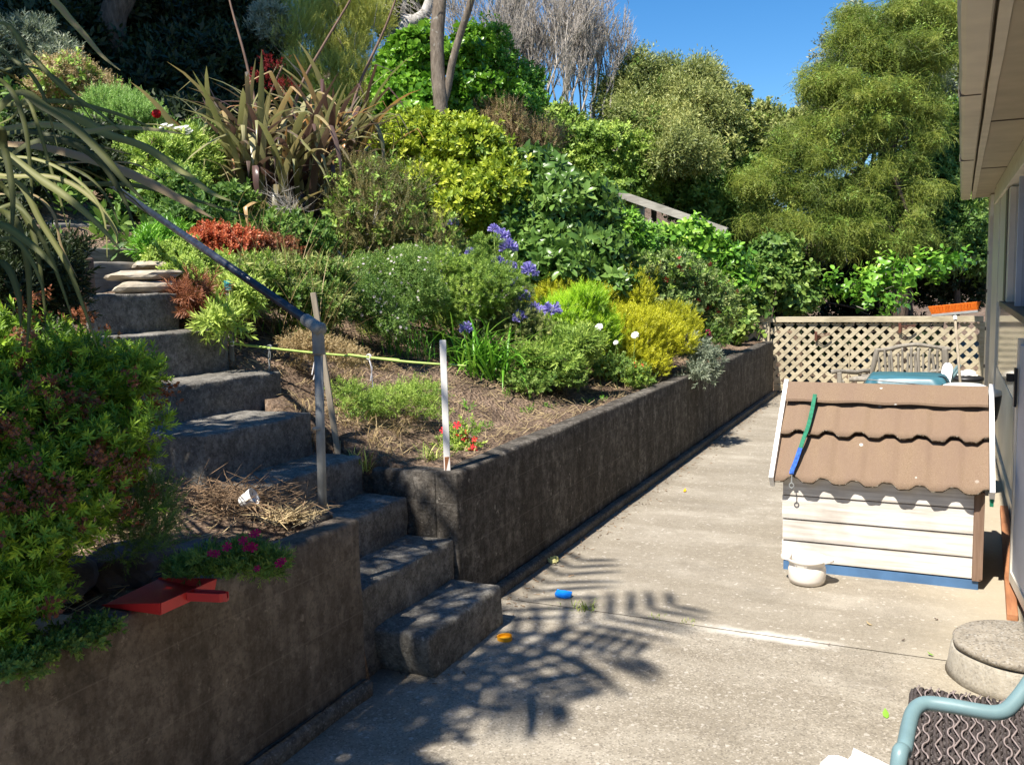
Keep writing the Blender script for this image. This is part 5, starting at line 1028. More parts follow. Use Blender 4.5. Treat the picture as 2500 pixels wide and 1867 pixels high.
for i, (pts, dd, wd, tn) in enumerate(HB):
    n_ = len(pts); P_ = smoothpath([root.tolist()]+[atd(x, y, dd*(1-.02*j/n_)) for j, (x, y) in enumerate(pts)], 5); m_ = len(P_); V, Q = [], []; wv = random.uniform(-.5, .5)
    for j, p in enumerate(P_):
        t = (P_[min(j+1, m_-1)]-P_[max(j-1, 0)]).normalized(); f = j/(m_-1); vdir = (Vector(CAM)-p).normalized(); nn = (vdir*.6+Vector((-.1, -.3, .8))).normalized(); nn = (nn+Vector((math.sin(f*3+i), math.cos(f*2+i*2), 0))*.28).normalized(); s = t.cross(nn).normalized(); up_ = s.cross(t).normalized()
        w_ = wd*(.62 if dd < 3.06 else 1)/2*min(1, .35+f*2)*max(.04, (1-f**3.2))**.8; V += [p-s*w_-up_*w_*.5, p, p+s*w_-up_*w_*.5]
        if j: a = (j-1)*3; Q += [(a, a+1, a+4, a+3), (a+1, a+2, a+5, a+4)]
    link('blade', npmesh('blade', np.array([tuple(v) for v in V]), np.array(Q), np.clip(np.full(len(V), tn)+np.tile([-.09, .13, -.03], m_), 0, 1), True), LM['flaxgreen'], lf)
n = 8; B = np.repeat(root[None], n, 0)+RS.normal(size=(n, 3))*.12; V, Q, T = blades(B, RS.uniform(.2, 1.9, n), RS.uniform(.3, 1.35, n), RS.uniform(.6, 1.1, n), RS.uniform(.02, .045, n), RS.uniform(1.2, 2.6, n), 9, .3, None, RS.uniform(.0, .6, n), twist=RS.normal(size=n)*.3); link('leaves', npmesh('leaves', V, Q, T, True), LM['flaxgreen'], lf)
# --- shrub with brown seed heads at the left
r_, L_ = shrub('seedhead_shrub', 'shrub', 'bright green whorled shrub with rusty brown seed heads at the left edge', [(70, 860, 130, 100, 3.0), (220, 960, 120, 110, 3.05), (60, 1080, 160, 150, 2.8), (260, 1090, 110, 90, 2.95), (140, 1230, 170, 120, 2.75), (300, 930, 80, 60, 3.1), (-80, 1000, 150, 200, 2.8), (50, 1350, 110, 90, 2.65), (40, 1450, 90, 70, 2.56), (-20, 1540, 80, 60, 2.46)], 2.9, 'hebe', 'hebe', 6000, nsub=9, sz=.33, size=(.5, .92), up=.55, rnd=.4, tint=(.0, .55), stem=(9, .012, 'bark'))
P_, d_ = sampler(L_, 900, .95); k_ = np.sin(P_[:, 0]*17)*np.sin(P_[:, 2]*15+1)+RS.normal(size=len(P_))*.25 > .34; P_, d_ = P_[k_]+d_[k_]*.035, d_[k_]
TP['seed'] = [cat([(lambda q: (q[0]*s+np.array(o), q[1], q[2]))(sprig(5, .012, .008, .006, 'small', 70, 20)) for o, s in [((RS.normal()*.012, RS.normal()*.012, RS.normal()*.007+.02), 1.) for _ in range(9)]]) for _ in range(3)]
V, Q, T = scatter(TP['seed'], P_, d_+[0, 0, .8], RS.uniform(1.3, 2.1, len(P_)), RS.uniform(.1, .6, len(P_))); link('seed_heads', npmesh('seed_heads', V, Q, T), LM['brownseed'], r_)
shrub('ferny_bush', 'plant', 'soft feathery green plant in shade beside the dry twigs', [(345, 1240, 55, 60, 3.05), (380, 1290, 45, 50, 3.0), (310, 1320, 60, 45, 2.95)], 3.0, 'heath', 'midgreen', 900, size=(.5, .8), up=.9, stem=None, tint=(0., .4))
r_, L_ = shrub('pink_dianthus', 'plant', 'low green plant with deep magenta flowers spilling over the low wall', [(590, 1365, 50, 28, 2.95), (640, 1375, 42, 30, 2.95), (520, 1380, 50, 22, 2.95), (460, 1395, 45, 16, 2.95)], 2.9, 'lance', 'midgreen', 1100, size=(.22, .38), up=.9, stem=None, tint=(.0, .45))
fp = [atd(x, y, 2.83) for x, y in ((614, 1305), (625, 1302), (618, 1337), (612, 1331), (555, 1335), (515, 1350), (528, 1352), (683, 1375), (594, 1320), (628, 1388), (600, 1338), (690, 1370))]; flowers('flower', fp, np.array([[.2, -.6, .6]]*len(fp)), .0145, PM['magenta'], r_, 6)
shrub('bed_weed', 'plant', 'small leafy weeds between the dustpan and the low shrub', [(215, 1545, 45, 12, 2.62), (120, 1590, 50, 12, 2.5), (40, 1625, 50, 10, 2.4)], 2.5, 'smallround', 'midgreen', 420, stem=None, size=(.5, .8), tint=(0., .4))
# --- agapanthus
ag = thing('agapanthus', tuple(hit(1200, 930)), 'agapanthus with purple blue flower globes on long stalks and strappy leaves', 'flowers')
ab = hit(1190, 925); n = 150; B = ab+RS.normal(size=(n, 3))*[.10, .10, .01]; B = np.concatenate([B[:100], np.array(hit(1160, 900))+RS.normal(size=(50, 3))*[.12, .1, .01]])
V, Q, T = blades(B, RS.uniform(0, 6.28, n), R(80)-np.abs(RS.normal(size=n))*.45, RS.uniform(.4, .7, n), RS.uniform(.014, .022, n), RS.uniform(.8, 2.2, n), 8, .3, None, RS.uniform(.15, .9, n)); link('leaves', npmesh('leaves', V, Q, T, True), LM['strap'], ag)
def floret():
    V, Q, T = [], [], []
    for i in range(3):
        a = 2.09*i; c, s = math.cos(a), math.sin(a); k = len(V); V += [(c*.004, s*.004, .03), (-s*.006, c*.006, .035), (c*.016-s*.009, s*.016+c*.009, .07), (c*.02+s*.008, s*.02-c*.008, .068)]; Q.append((k, k+1, k+2, k+3)); T += [.3+.3*i]*4
    k = len(V); V += [(-.001, 0, 0), (.001, 0, 0), (.002, 0, .034), (-.002, 0, .034)]; Q.append((k, k+1, k+2, k+3)); T += [.1]*4
    return np.array(V), np.array(Q), np.array(T)
FLT = [floret()]
for x, y, dd, r in ((1223, 578, 8.0, 1.1), (1240, 606, 7.9, 1.15), (1215, 643, 7.8, .9), (1245, 655, 7.8, 1.0), (1292, 663, 7.8, 1.1), (1252, 700, 7.6, 1.15), (1275, 725, 7.6, 1.0), (1347, 758, 7.5, 1.1), (1305, 756, 7.5, .95), (1128, 708, 7.5, 1.0), (1270, 775, 7.3, .85), (1138, 803, 7.2, .8), (1150, 618, 8.0, .75), (1205, 560, 8.1, .7), (1108, 545, 8.3, .7), (1112, 628, 8., .6)):
    c = atd(x, y, dd); n_ = 46; d_ = unit(RS.normal(size=(n_, 3))); d_[:, 2] = np.abs(d_[:, 2])*1.1-.35; V, Q, T = scatter(FLT, np.repeat(c[None], n_, 0), d_, RS.uniform(.8, 1.15, n_)*r, RS.uniform(0, .5, n_)); link('flower_head', npmesh('flower_head', V, Q, T), PM['purple'], ag)
    bm = bmesh.new(); b_ = ab+np.array([RS.uniform(-.1, .1), RS.uniform(0, .3), 0]); b_[2] = ground_z(b_[0], b_[1]); c = Vector(c); zz = ground_z(c.x-.0, c.y+.15); e = Vector((c.x*.85+b_[0]*.15, c.y*.85+b_[1]*.15+.02, 0)); e.z = ground_z(e.x, e.y); tube(bm, smoothpath([e, e.lerp(c, .5)+Vector((0, .03, 0)), c], 4), .0055, 5); bmo('stalk', bm, MT['cane'], ag)
for i, (x, y, dd, lab) in enumerate(((1463, 800, 7.6, 'white poppy above the lime bush, highest of three'), (1551, 819, 8.0, 'white poppy against the golden conifer, rightmost of three'), (1504, 837, 7.8, 'small white poppy bud below the two others'))):
    c = Vector(atd(x, y, dd)); t = thing('white_poppy', tuple(c), lab, 'flower', 'white poppies'); fhead(c, .004, 7, (.036, .034, .02)[i], PM['white'], t, 6)
    bm = bmesh.new(); g_ = Vector((c.x, c.y+.05, ground_z(c.x, c.y+.05))); tube(bm, smoothpath([g_, g_.lerp(c, .5)+Vector((-.03, .02, 0)), c], 4), .003, 5); bmo('stalk', bm, MT['cane'], t)
# small plants at the wall
def tuft(name, px_, py_, lab, n, L, mat_, cat_='weed', group='weeds in the bed along the wall', w_=.006, dr=(.6, 1.8), base=None):
    b = hit(px_, py_) if base is None else np.array(base); t = thing(name, tuple(b), lab, cat_, group); B = b+RS.normal(size=(n, 3))*[.03, .03, .003]
    V, Q, T = blades(B, RS.uniform(0, 6.28, n), R(85)-np.abs(RS.normal(size=n))*.5, RS.uniform(.5, 1.1, n)*L, RS.uniform(.6, 1.2, n)*w_, RS.uniform(*dr, n), 5, .25, None, RS.uniform(.1, .9, n)); link('leaves', npmesh('leaves', V, Q, T), mat_, t); return t
tuft('grass_tuft', 1425, 1490, 'grass tuft growing out of the joint in the concrete', 60, .075, LM['grass'], 'grass', 'grass in the patio joint', .005, base=atz(1425, 1489, -.01))
tuft('grass_tuft', 1605, 1510, 'small grass sprig in the joint under the frond shadow, left of two', 22, .03, LM['grass'], 'grass', 'grass in the patio joint', .004, base=atz(1608, 1511, -.008)); tuft('grass_tuft', 1670, 1522, 'small grass sprig in the joint nearest the white paint spill', 22, .028, LM['grass'], 'grass', 'grass in the patio joint', .004, base=atz(1670, 1521, -.008))
tuft('grass_tuft', 1365, 1483, 'thin line of grass in the joint left of the big tuft', 14, .025, LM['grass'], 'grass', 'grass in the patio joint', .004, base=atz(1362, 1483, -.008))
for (x, y, lab) in ((880, 1150, 'dry pale grass tuft at the end of the wall return'), (1060, 1130, 'fresh green tuft at the foot of the white stake'), (960, 830, 'tall dry grass tuft below the daisy mound'), (890, 820, 'green grass tuft left of the dry one')):
    tuft('grass_tuft', x, y, lab, 50, .16, LM['grass'], group='grass tufts in the bed', w_=.007)
for i, (x, y) in enumerate(((1290, 1010), (1350, 1000), (1440, 985), (1240, 970), (1180, 1050), (1500, 930), (1330, 960), (1150, 1000), (1410, 925), (1480, 980), (1600, 900))):
    b = hit(x, y); t = thing('bed_seedling', tuple(b), 'small green seedling on the bare soil strip behind the long wall', 'weed', 'seedlings on the bare soil'); V, Q, T = scatter(TP['lance'], np.repeat(b[None], 4, 0)+RS.normal(size=(4, 3))*[.03, .03, 0], RS.normal(size=(4, 3))*.5+[0, 0, 1], RS.uniform(.35, .7, 4), RS.uniform(.0, .5, 4)); link('leaves', npmesh('leaves', V, Q, T), LM['strap'], t)
def lowplant(name, lab, blobs, style, mat_, n, fl=None, cat_='plant', **kw):
    r_, L_ = shrub(name, cat_, lab, blobs, blobs[0][4], style, mat_, n, stem=None, **kw)
    if fl: flowers('flower', [atd(x, y, blobs[0][4]-.06) for x, y in fl[0]], np.array([[.1, -.8, .5]]*len(fl[0])), fl[1], fl[2], r_, 5)
    return r_
lowplant('red_geranium', 'small plant with bright red flowers beside the white stake', [(1125, 1090, 35, 40, 5.4), (1110, 1120, 30, 25, 5.3)], 'smallround', 'hebelight', 200, ([(1116, 1038), (1133, 1055), (1137, 1072), (1134, 1066), (1113, 1063), (1152, 1090), (1157, 1098), (1137, 1098), (1140, 1112), (1158, 1072), (1082, 1050)], .022, PM['red']))
lowplant('red_geranium', 'little rose like plant with a red flower before the golden conifer', [(1560, 920, 30, 35, 8.0)], 'smallround', 'hebelight', 160, ([(1552, 890), (1570, 892)], .025, PM['red']))
lowplant('red_geranium', 'plant with one crimson flower at the far end of the bed', [(1740, 830, 30, 30, 10.8)], 'smallround', 'midgreen', 160, ([(1728, 810), (1731, 816), (1726, 822)], .04, PM['magenta']))
lowplant('overhanging_plant', 'grey green plant hanging over the long wall edge', [(1715, 880, 35, 40, 9.0), (1700, 910, 25, 20, 8.8)], 'lance', 'greygreen', 260, size=(.6, .9), tint=(0., .35), base=.745)
lowplant('straw_clump', 'cream dry straw clump on the bank behind the handrail post', [(790, 850, 60, 28, 5.6), (730, 845, 40, 20, 5.6), (850, 870, 40, 20, 5.6)], 'fine', 'drybrown', 900, size=(.6, 1.2), tint=(.35, .6))
lowplant('creeping_weed', 'low mat of green weeds in the bed left of the white stake', [(960, 970, 70, 25, 5.5), (900, 985, 60, 25, 5.4), (1020, 960, 60, 25, 5.6), (850, 960, 40, 20, 5.4), (1050, 1000, 40, 15, 5.5)], 'fine', 'hebelight', 1500, size=(.6, 1.1), tint=(0., .45))
lowplant('creeping_weed', 'low green plants at the front of the round bush', [(1290, 930, 60, 20, 7.), (1390, 925, 40, 18, 7.2), (1480, 900, 40, 25, 7.6)], 'smallround', 'midgreen', 600, size=(.7, 1.1))
# --- dry litter, ground cover
n = 4200; x = RS.uniform(-4.2, -2.36, n); y = np.concatenate([RS.uniform(4.2, 10.5, n*5//6), RS.uniform(1.8, 3.0, n-n*5//6)]); z = np.array([gz(a, b) for a, b in zip(x, y)])+.008; a = RS.uniform(0, 6.28, n); L = RS.uniform(.03, .14, n)*np.where(y < 3.2, 1, .7); A = np.stack([x, y, z], -1); Bq = A+np.stack([np.cos(a)*L, np.sin(a)*L, RS.uniform(-.01, .05, n)], -1); Bq[:, 0] = np.minimum(Bq[:, 0], -2.34)
V, Q, T = sticks(A, Bq, RS.uniform(.0012, .0032, n), RS.uniform(.0008, .002, n)); tag(link('dry_litter', npmesh('dry_litter', V, Q, T), MT['straw']), kind='stuff')
n = 700; c = np.array(atz(560, 1215, .80)); A = c+RS.normal(size=(n, 3))*[.16, .10, .025]; A[:, 0] = np.minimum(A[:, 0], -2.32); a = RS.uniform(0, 6.28, n); L = RS.uniform(.05, .16, n); Bq = A+np.stack([np.cos(a)*L, np.sin(a)*L, RS.normal(size=n)*.04], -1)
V, Q, T = sticks(A, Bq, RS.uniform(.0012, .003, n), .001*np.ones(n)); o = link('twig_heap', npmesh('twig_heap', V, Q, T), MT['drytwig']); tag(o, kind='stuff')
c = np.array(atz(705, 1262, .76)); n = 160; A = c+RS.normal(size=(n, 3))*[.05, .05, .01]; a = RS.uniform(0, 6.28, n); L = RS.uniform(.05, .12, n); Bq = A+np.stack([np.cos(a)*L, np.sin(a)*L, np.abs(RS.normal(size=n))*.03], -1); V, Q, T = sticks(A, Bq, .0028*np.ones(n), .0012*np.ones(n)); o = link('straw_heap', npmesh('straw_heap', V, Q, T), MT['straw']); tag(o, kind='stuff')
n = 17000; x = -RS.uniform(2.9, 15, n); y = RS.uniform(4.6, 24, n); ok = ~((x > -3.7) & (y < 8.5)) & ~((x > -4.4) & (y < 6.4)) & (RS.uniform(size=n) < np.where(-x > 4, 1, .5)); x, y = x[ok], y[ok]; z = np.array([ground_z(a, b) for a, b in zip(x, y)])+RS.uniform(-.02, .16, len(x)); V, Q, T = scatter(TP['yellow']+TP['midoval'], np.stack([x, y, z], -1), RS.normal(size=(len(x), 3))*.5+[.3, -.2, .8], RS.uniform(.8, 1.9, len(x)), RS.uniform(0, .4, len(x))+.1*np.sin(x*2)*np.sin(y*2)); tag(link('ground_cover', npmesh('ground_cover', V, Q, T), LM['midgreen']), kind='stuff')
n = 420; y = RS.uniform(3.2, 13, n); x = -2.13+np.abs(RS.normal(size=n))*.09; A = np.stack([x, y, np.full(n, .004)], -1); a_ = RS.uniform(0, 6.28, n); L_ = RS.uniform(.006, .035, n); V, Q, T = sticks(A, A+np.stack([np.cos(a_)*L_, np.sin(a_)*L_, RS.uniform(0, .006, n)], -1), RS.uniform(.001, .004, n), RS.uniform(.0008, .003, n)); tag(link('leaf_debris', npmesh('leaf_debris', V, Q, T), MT['drytwig']), kind='stuff')
# fallen leaves on the patio
for i, (x, y, mt, s) in enumerate(((1670, 1200, 'yellow', .03), (2130, 1525, 'straw', .022), (2290, 1510, 'redtwig', .02), (2020, 1570, 'redtwig', .014), (2200, 1562, 'bark', .014), (2165, 1752, None, .03), (2280, 1598, None, .02), (1560, 1250, 'straw', .012), (1345, 1210, 'bark', .015))):
    b = atz(x, y, .004); Vv, Qq = leaf(s*1.6, s*.8, ROWS['oval'], .5, .3); M_ = np.array(Matrix.Rotation(i*1.3, 3, 'Z')@Matrix.Rotation(R(-80), 3, 'X')); o = link('fallen_leaf', npmesh('fallen_leaf', Vv@M_.T+b, Qq, np.full(len(Vv), .7)), MT[mt] if mt else LM['vine']); tag(o, 'small fallen leaf lying flat on the concrete patio', 'leaf', 'fallen leaves on the patio')
for i in range(85):
    b = hit(RS.uniform(560, 1640), RS.uniform(560, 880)) if i < 60 else hit(RS.uniform(330, 1500), RS.uniform(380, 560))
    if b[0] > -2.75 or b[1] > 13.2 or (b[0] > -4.6 and b[1] < 4.6): continue
    k_ = i % 4; n_ = (26, 34, 14, 40)[k_]; t = thing('grass_clump', tuple(b), ('thin dry grass stalks poking up between the shrubs of the bank', 'rank green grass growing up between the shrubs of the bank', 'thin dry grass stalks poking up between the shrubs of the bank', 'low green grass growing up between the shrubs of the bank')[k_], 'grass', ('dry stalks on the bank', 'rank grass on the bank', 'dry stalks on the bank', 'low grass on the bank')[k_]); B = b+RS.normal(size=(n_, 3))*[.09, .09, .01]
    V, Q, T = blades(B, RS.uniform(0, 6.28, n_), R(84)-np.abs(RS.normal(size=n_))*.3, RS.uniform(.5, 1.1, n_)*(.75, .6, .95, .4)[k_], RS.uniform(.004, .009, n_), RS.uniform(.2, 1.5, n_), 6, .25, None, RS.uniform(.1, .9, n_)); link('blades', npmesh('blades', V, Q, T), LM[('drybrown', 'grass', 'drybrown', 'strap')[k_]], t)
# --- trees
def tree(name, label, base, pts, rads, blobs, style, mat_, n, bark='bark', group=None, nsub=6, sz=.5, limbs=True, low=-.6, **kw):
    base = Vector(base); rt = thing(name, base, label, 'tree', group); bm = bmesh.new(); pp = smoothpath([Vector(p) for p in pts], 5); rr = np.interp(np.linspace(0, 1, len(pp)), np.linspace(0, 1, len(rads)), rads); tube(bm, pp, list(rr), 10); L = []
    for b in blobs: c = np.array(b[0], float); L += sublobes(c, np.array(b[1], float), nsub, sz, low)
    bmo('trunk', bm, MT[bark], rt, True)
    if limbs:
        bm = bmesh.new()
        for b in blobs:
            c = Vector(b[0]); j = min(len(pp)-1, int(len(pp)*random.uniform(.45, .95))); p = pp[j]; m_ = p.lerp(c, .5)+Vector((random.uniform(-.2, .2), random.uniform(-.2, .2), random.uniform(-.1, .25))); tube(bm, smoothpath([p, m_, c], 4), [max(.012, rr[j]*.55*(1-.09*q)) for q in range(9)], 7)
            for q in range(3): e = c+Vector([random.uniform(-.8, .8)*v for v in b[1]]); tube(bm, [m_.lerp(c, .6), e], [max(.008, rr[j]*.2), .006], 5)
        bmo('branches', bm, MT[bark], rt, True)
    k_ = RS.randint(0, len(L), 90); C0 = np.array([L[i][0] for i in k_]); dd_ = unit(RS.normal(size=(90, 3))+[0, -.2, .5]); E_ = C0+dd_*np.array([L[i][1] for i in k_])*RS.uniform(.95, 1.35, (90, 1)); V, Q, T = sticks(C0-[0, 0, .15], E_, np.full(90, .012), np.full(90, .004)); tag(link('twigs', npmesh('twigs', V, Q, T), MT['greytwig'], rt), kind='stuff')
    if n > 3000 and mat_ != 'kanuka': foliage('mixed_leaves', L, int(n*(.3 if style == 'rimu' else .12)), TP[('far', 'midoval', 'fartiny')[n % 3]], LM['dark' if mat_ == 'dark' else ('midgreen', 'olive', 'hebelight')[(n//100) % 3]], rt, size=(.6, 1.2), rnd=.6, inner=.7, tint=(0., .4))
    foliage('crown', L, n, TP[style], LM[mat_], rt, **kw); return rt
def bl_(lst, d, dk=1.): return [(atd(b[0], b[1], b[4] if len(b) > 4 else d), (b[2]*(b[4] if len(b) > 4 else d)/F, b[2]*(b[4] if len(b) > 4 else d)/F*dk, b[3]*(b[4] if len(b) > 4 else d)/F)) for b in lst]
def gnd(p): return Vector((p[0], p[1], ground_z(p[0], p[1])-.1))
def simple_tree(name, label, lst, d, style, mat_, n, tr=.09, group=None, bark='bark', **kw):
    B = bl_(lst, d); c = Vector(np.mean([b[0] for b in B], axis=0)); g = gnd(c); return tree(name, label, g, [g, g.lerp(c, .4)+Vector((.15, 0, 0)), g.lerp(c, .8), c+Vector((0, 0, .4))], [tr, tr*.8, tr*.55, tr*.3], B, style, mat_, n, bark, group, **kw)
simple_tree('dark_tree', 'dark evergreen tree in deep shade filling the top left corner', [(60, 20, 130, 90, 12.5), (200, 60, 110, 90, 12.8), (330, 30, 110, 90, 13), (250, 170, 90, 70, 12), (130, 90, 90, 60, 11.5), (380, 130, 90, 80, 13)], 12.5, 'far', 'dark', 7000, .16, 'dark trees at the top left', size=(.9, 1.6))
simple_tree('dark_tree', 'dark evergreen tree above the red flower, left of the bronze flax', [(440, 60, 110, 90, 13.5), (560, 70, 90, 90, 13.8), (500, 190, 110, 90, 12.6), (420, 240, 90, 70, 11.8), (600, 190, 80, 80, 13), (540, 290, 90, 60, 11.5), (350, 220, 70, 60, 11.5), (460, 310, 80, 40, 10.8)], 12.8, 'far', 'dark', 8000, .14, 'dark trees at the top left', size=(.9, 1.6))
simple_tree('pale_leaf_shrub', 'small grey leaved tree between the dark trees and the kanuka', [(655, 70, 45, 40, 13), (640, 20, 60, 30, 14)], 13, 'lance', 'greygreen', 1500, .05, size=(1., 1.6))
simple_tree('kanuka_tree', 'fine leaved yellow olive kanuka tree left of the cabbage tree trunk', [(830, 80, 100, 90, 13.5), (760, 130, 80, 80, 13.2), (890, 150, 75, 80, 13.4), (800, 210, 100, 70, 12.8), (740, 40, 60, 50, 14), (880, 40, 60, 50, 14), (870, 240, 70, 50, 12.5), (720, 200, 50, 60, 12.8), (800, 0, 70, 50, 14)], 13.3, 'heath', 'kanuka', 14000, .07, size=(1.0, 1.9), up=1.1, rnd=.4, nsub=9, sz=.38, tint=(.0, .5))
simple_tree('griselinia', 'bright green round leaved griselinia left of the cabbage tree trunk', [(1020, 160, 55, 60, 12.2), (1000, 230, 60, 60, 12), (1060, 250, 50, 50, 11.8), (1000, 290, 50, 30, 11.5), (960, 180, 40, 40, 12.3), (1040, 110, 30, 40, 12.5)], 12, 'gris', 'griselinia', 1900, .05, 'broadleaf shrubs around the cabbage tree', size=(.75, 1.2), rnd=.5, up=.4)
simple_tree('griselinia', 'bright green broadleaf right of the cabbage tree trunks', [(1140, 190, 50, 60, 12.3), (1130, 250, 50, 50, 12), (1180, 240, 55, 50, 12.2), (1160, 130, 40, 50, 12.6)], 12.2, 'gris', 'griselinia', 1300, .05, 'broadleaf shrubs around the cabbage tree', size=(.65, 1.05), rnd=.5, up=.5)
simple_tree('small_leaf_tree', 'upright deep green small leaved tree between the griselinia and the bare grey tree', [(1190, 110, 45, 60, 13), (1220, 190, 50, 60, 12.8), (1265, 210, 55, 55, 13), (1250, 270, 60, 40, 12.5), (1290, 260, 40, 50, 13)], 12.8, 'midoval', 'vine', 3000, .05, size=(.7, 1.1), up=.8)
# cabbage tree with two stems
cb = thing('cabbage_tree', tuple(gnd(atd(1085, 300, 11.4))), 'cabbage tree with two bare brown trunks rising out of the top of the picture', 'tree'); g = gnd(atd(1085, 300, 11.4)); tr1 = [g, atd(1077, 280, 11.4), atd(1070, 190, 11.4), atd(1067, 90, 11.4), atd(1074, 0, 11.4), atd(1085, -160, 11.5), atd(1080, -420, 11.6)]
bm = bmesh.new(); pp = smoothpath(tr1, 7); tube(bm, pp, [(.092-.012*i/len(pp))*(1+.05*nz(p.x, p.y, p.z, 5)) for i, p in enumerate(pp)], 16); bmo('trunk', bm, MT['cabbark'], cb, True)
tr2 = [atd(1083, 250, 11.4), atd(1093, 215, 11.4), atd(1105, 150, 11.35), atd(1125, 80, 11.3), atd(1148, 10, 11.2), atd(1170, -90, 11.1), atd(1190, -170, 11.0)]; bm = bmesh.new(); pp = smoothpath(tr2, 6); tube(bm, pp, [.05-.012*i/len(pp) for i in range(len(pp))], 12); bmo('trunk', bm, MT['cabbark'], cb, True)
for c, nn in ((np.array(tr1[-1]), 130), (np.array(tr2[-1]), 130)):
    V, Q, T = blades(c+RS.normal(size=(nn, 3))*.05, RS.uniform(0, 6.28, nn), R(RS.uniform(-60, 85, nn)) if False else np.radians(RS.uniform(-50, 85, nn)), RS.uniform(.6, .95, nn), RS.uniform(.03, .05, nn), RS.uniform(.4, 1.6, nn), 6, .25, None, RS.uniform(0, .8, nn)); link('leaf_head', npmesh('leaf_head', V, Q, T), LM['flaxgreen'], cb)
# pale trunk tree
pt_ = thing('pale_trunk_tree', tuple(gnd(atd(985, 120, 16))), 'tree with a smooth pale leaning trunk behind the griselinia', 'tree'); g = gnd(atd(975, 130, 16)); bm = bmesh.new(); pp = smoothpath([g, atd(985, 85, 16), atd(1010, 55, 16), atd(1040, 30, 16), atd(1060, -40, 16), atd(1075, -150, 16)], 5); tube(bm, pp, [.13-.05*i/len(pp) for i in range(len(pp))], 12); bmo('trunk', bm, MT['palebark'], pt_, True)
bm = bmesh.new(); tube(bm, smoothpath([g, atd(955, 60, 16.2), atd(940, 0, 16.3), atd(930, -90, 16.3)], 5), [.1-.004*i for i in range(16)], 10); tube(bm, smoothpath([atd(965, 60, 16.2), atd(985, 20, 16), atd(990, -50, 16)], 5), .045, 8); bmo('branches', bm, MT['greytwig'], pt_, True)
foliage('crown', sum([sublobes(b[0], np.array(b[1]), 5) for b in bl_([(940, 30, 60, 50), (900, -20, 60, 50), (1010, 110, 50, 30), (1000, 0, 40, 30)], 16.3)], []), 1500, TP['far'], LM['olive'], pt_, size=(.8, 1.3))
# bare grey trees
TW = .0045
for k_, (lst, lab) in enumerate(((((1215, 290), (1250, 270), (1290, 280), (1330, 275), (1370, 270)), 'bare grey twiggy tree rising behind the small leaved tree, fullest of the two'), (((1420, 270), (1455, 255), (1480, 260), (1400, 270)), 'thin bare grey tree at the left edge of the open sky'))):
    q0 = atd(lst[0][0], lst[0][1], 16); g = gnd(q0); t = thing('bare_tree', g, lab, 'tree', 'bare grey trees'); parts = []
    for (x, y) in lst:
        for r_ in range(6 if k_ == 0 else 3):
            dd = 16+RS.uniform(-.7, .7); b = atd(x+RS.uniform(-15, 15), y, dd); b0 = np.array(gnd(b)); b0[2] = min(b0[2], b[2]-.2); parts.append(sticks(b0[None], b[None], np.array([.03]), np.array([.024])))
            v, A_, D_ = branchy(b, (RS.normal()*.22+(.12 if k_ else 0), RS.normal()*.25, 1.), (1.25 if k_ == 0 else .75)*RS.uniform(.8, 1.2), .022, 5, [5, 5, 4, 3], .36, .35, .68, .10); parts.append(v)
    V, Q, T = cat(parts); link('branches', npmesh('branches', V, Q, T), MT['greytwig'], t)
# hedge trees on the slope
HT = [('hedge_tree', 'yellow green leafy shrub in front of the bare grey tree', [(1340, 310, 60, 50), (1290, 340, 50, 50), (1400, 330, 60, 60), (1360, 390, 70, 50), (1300, 400, 40, 40)], 15.4, 'midoval', 'hebelight', 4600),
      ('hedge_tree', 'mid green shrub with yellowing leaves above the sloping rail', [(1470, 360, 80, 60), (1540, 370, 70, 60), (1450, 430, 80, 50), (1560, 430, 80, 50), (1500, 480, 90, 40), (1400, 450, 50, 40)], 15.3, 'midoval', 'hebelight', 5600),
      ('hedge_tree', 'tall olive tree against the sky, left of the notch', [(1560, 200, 45, 70, 16), (1520, 260, 60, 60, 16), (1600, 260, 50, 50, 16), (1560, 320, 80, 50, 15.5), (1630, 190, 25, 40, 16.4)], 16, 'fartiny', 'olive', 4200),
      ('hedge_tree', 'rounded olive tree against the sky beside the notch, densest top', [(1690, 220, 55, 50, 16), (1730, 200, 30, 40, 16.2), (1670, 290, 70, 60, 15.6), (1730, 290, 50, 50, 15.6), (1660, 370, 80, 60, 15), (1620, 320, 40, 60, 15.5)], 15.6, 'fartiny', 'olive', 4600),
      ('hedge_tree', 'leafy tree with rusty new growth under the open sky', [(1790, 260, 40, 40, 16.4), (1800, 330, 55, 50, 16), (1880, 290, 35, 35, 17), (1950, 330, 60, 40, 16.6), (1860, 350, 60, 45, 16.3), (1760, 370, 50, 50, 15.6)], 16, 'midoval', 'olive', 3800),
      ('hedge_tree', 'dark shrub behind the sloping rail right end', [(1660, 460, 70, 60), (1740, 450, 70, 70), (1800, 500, 70, 60), (1720, 540, 60, 40), (1850, 560, 70, 60), (1800, 420, 60, 50)], 15.9, 'far', 'midgreen', 5000)]
for a_ in HT: simple_tree(*a_, .06, 'trees along the top of the bank', size=(.9, 1.5), nsub=8, sz=.42, rnd=.55, tint=(0., .5))
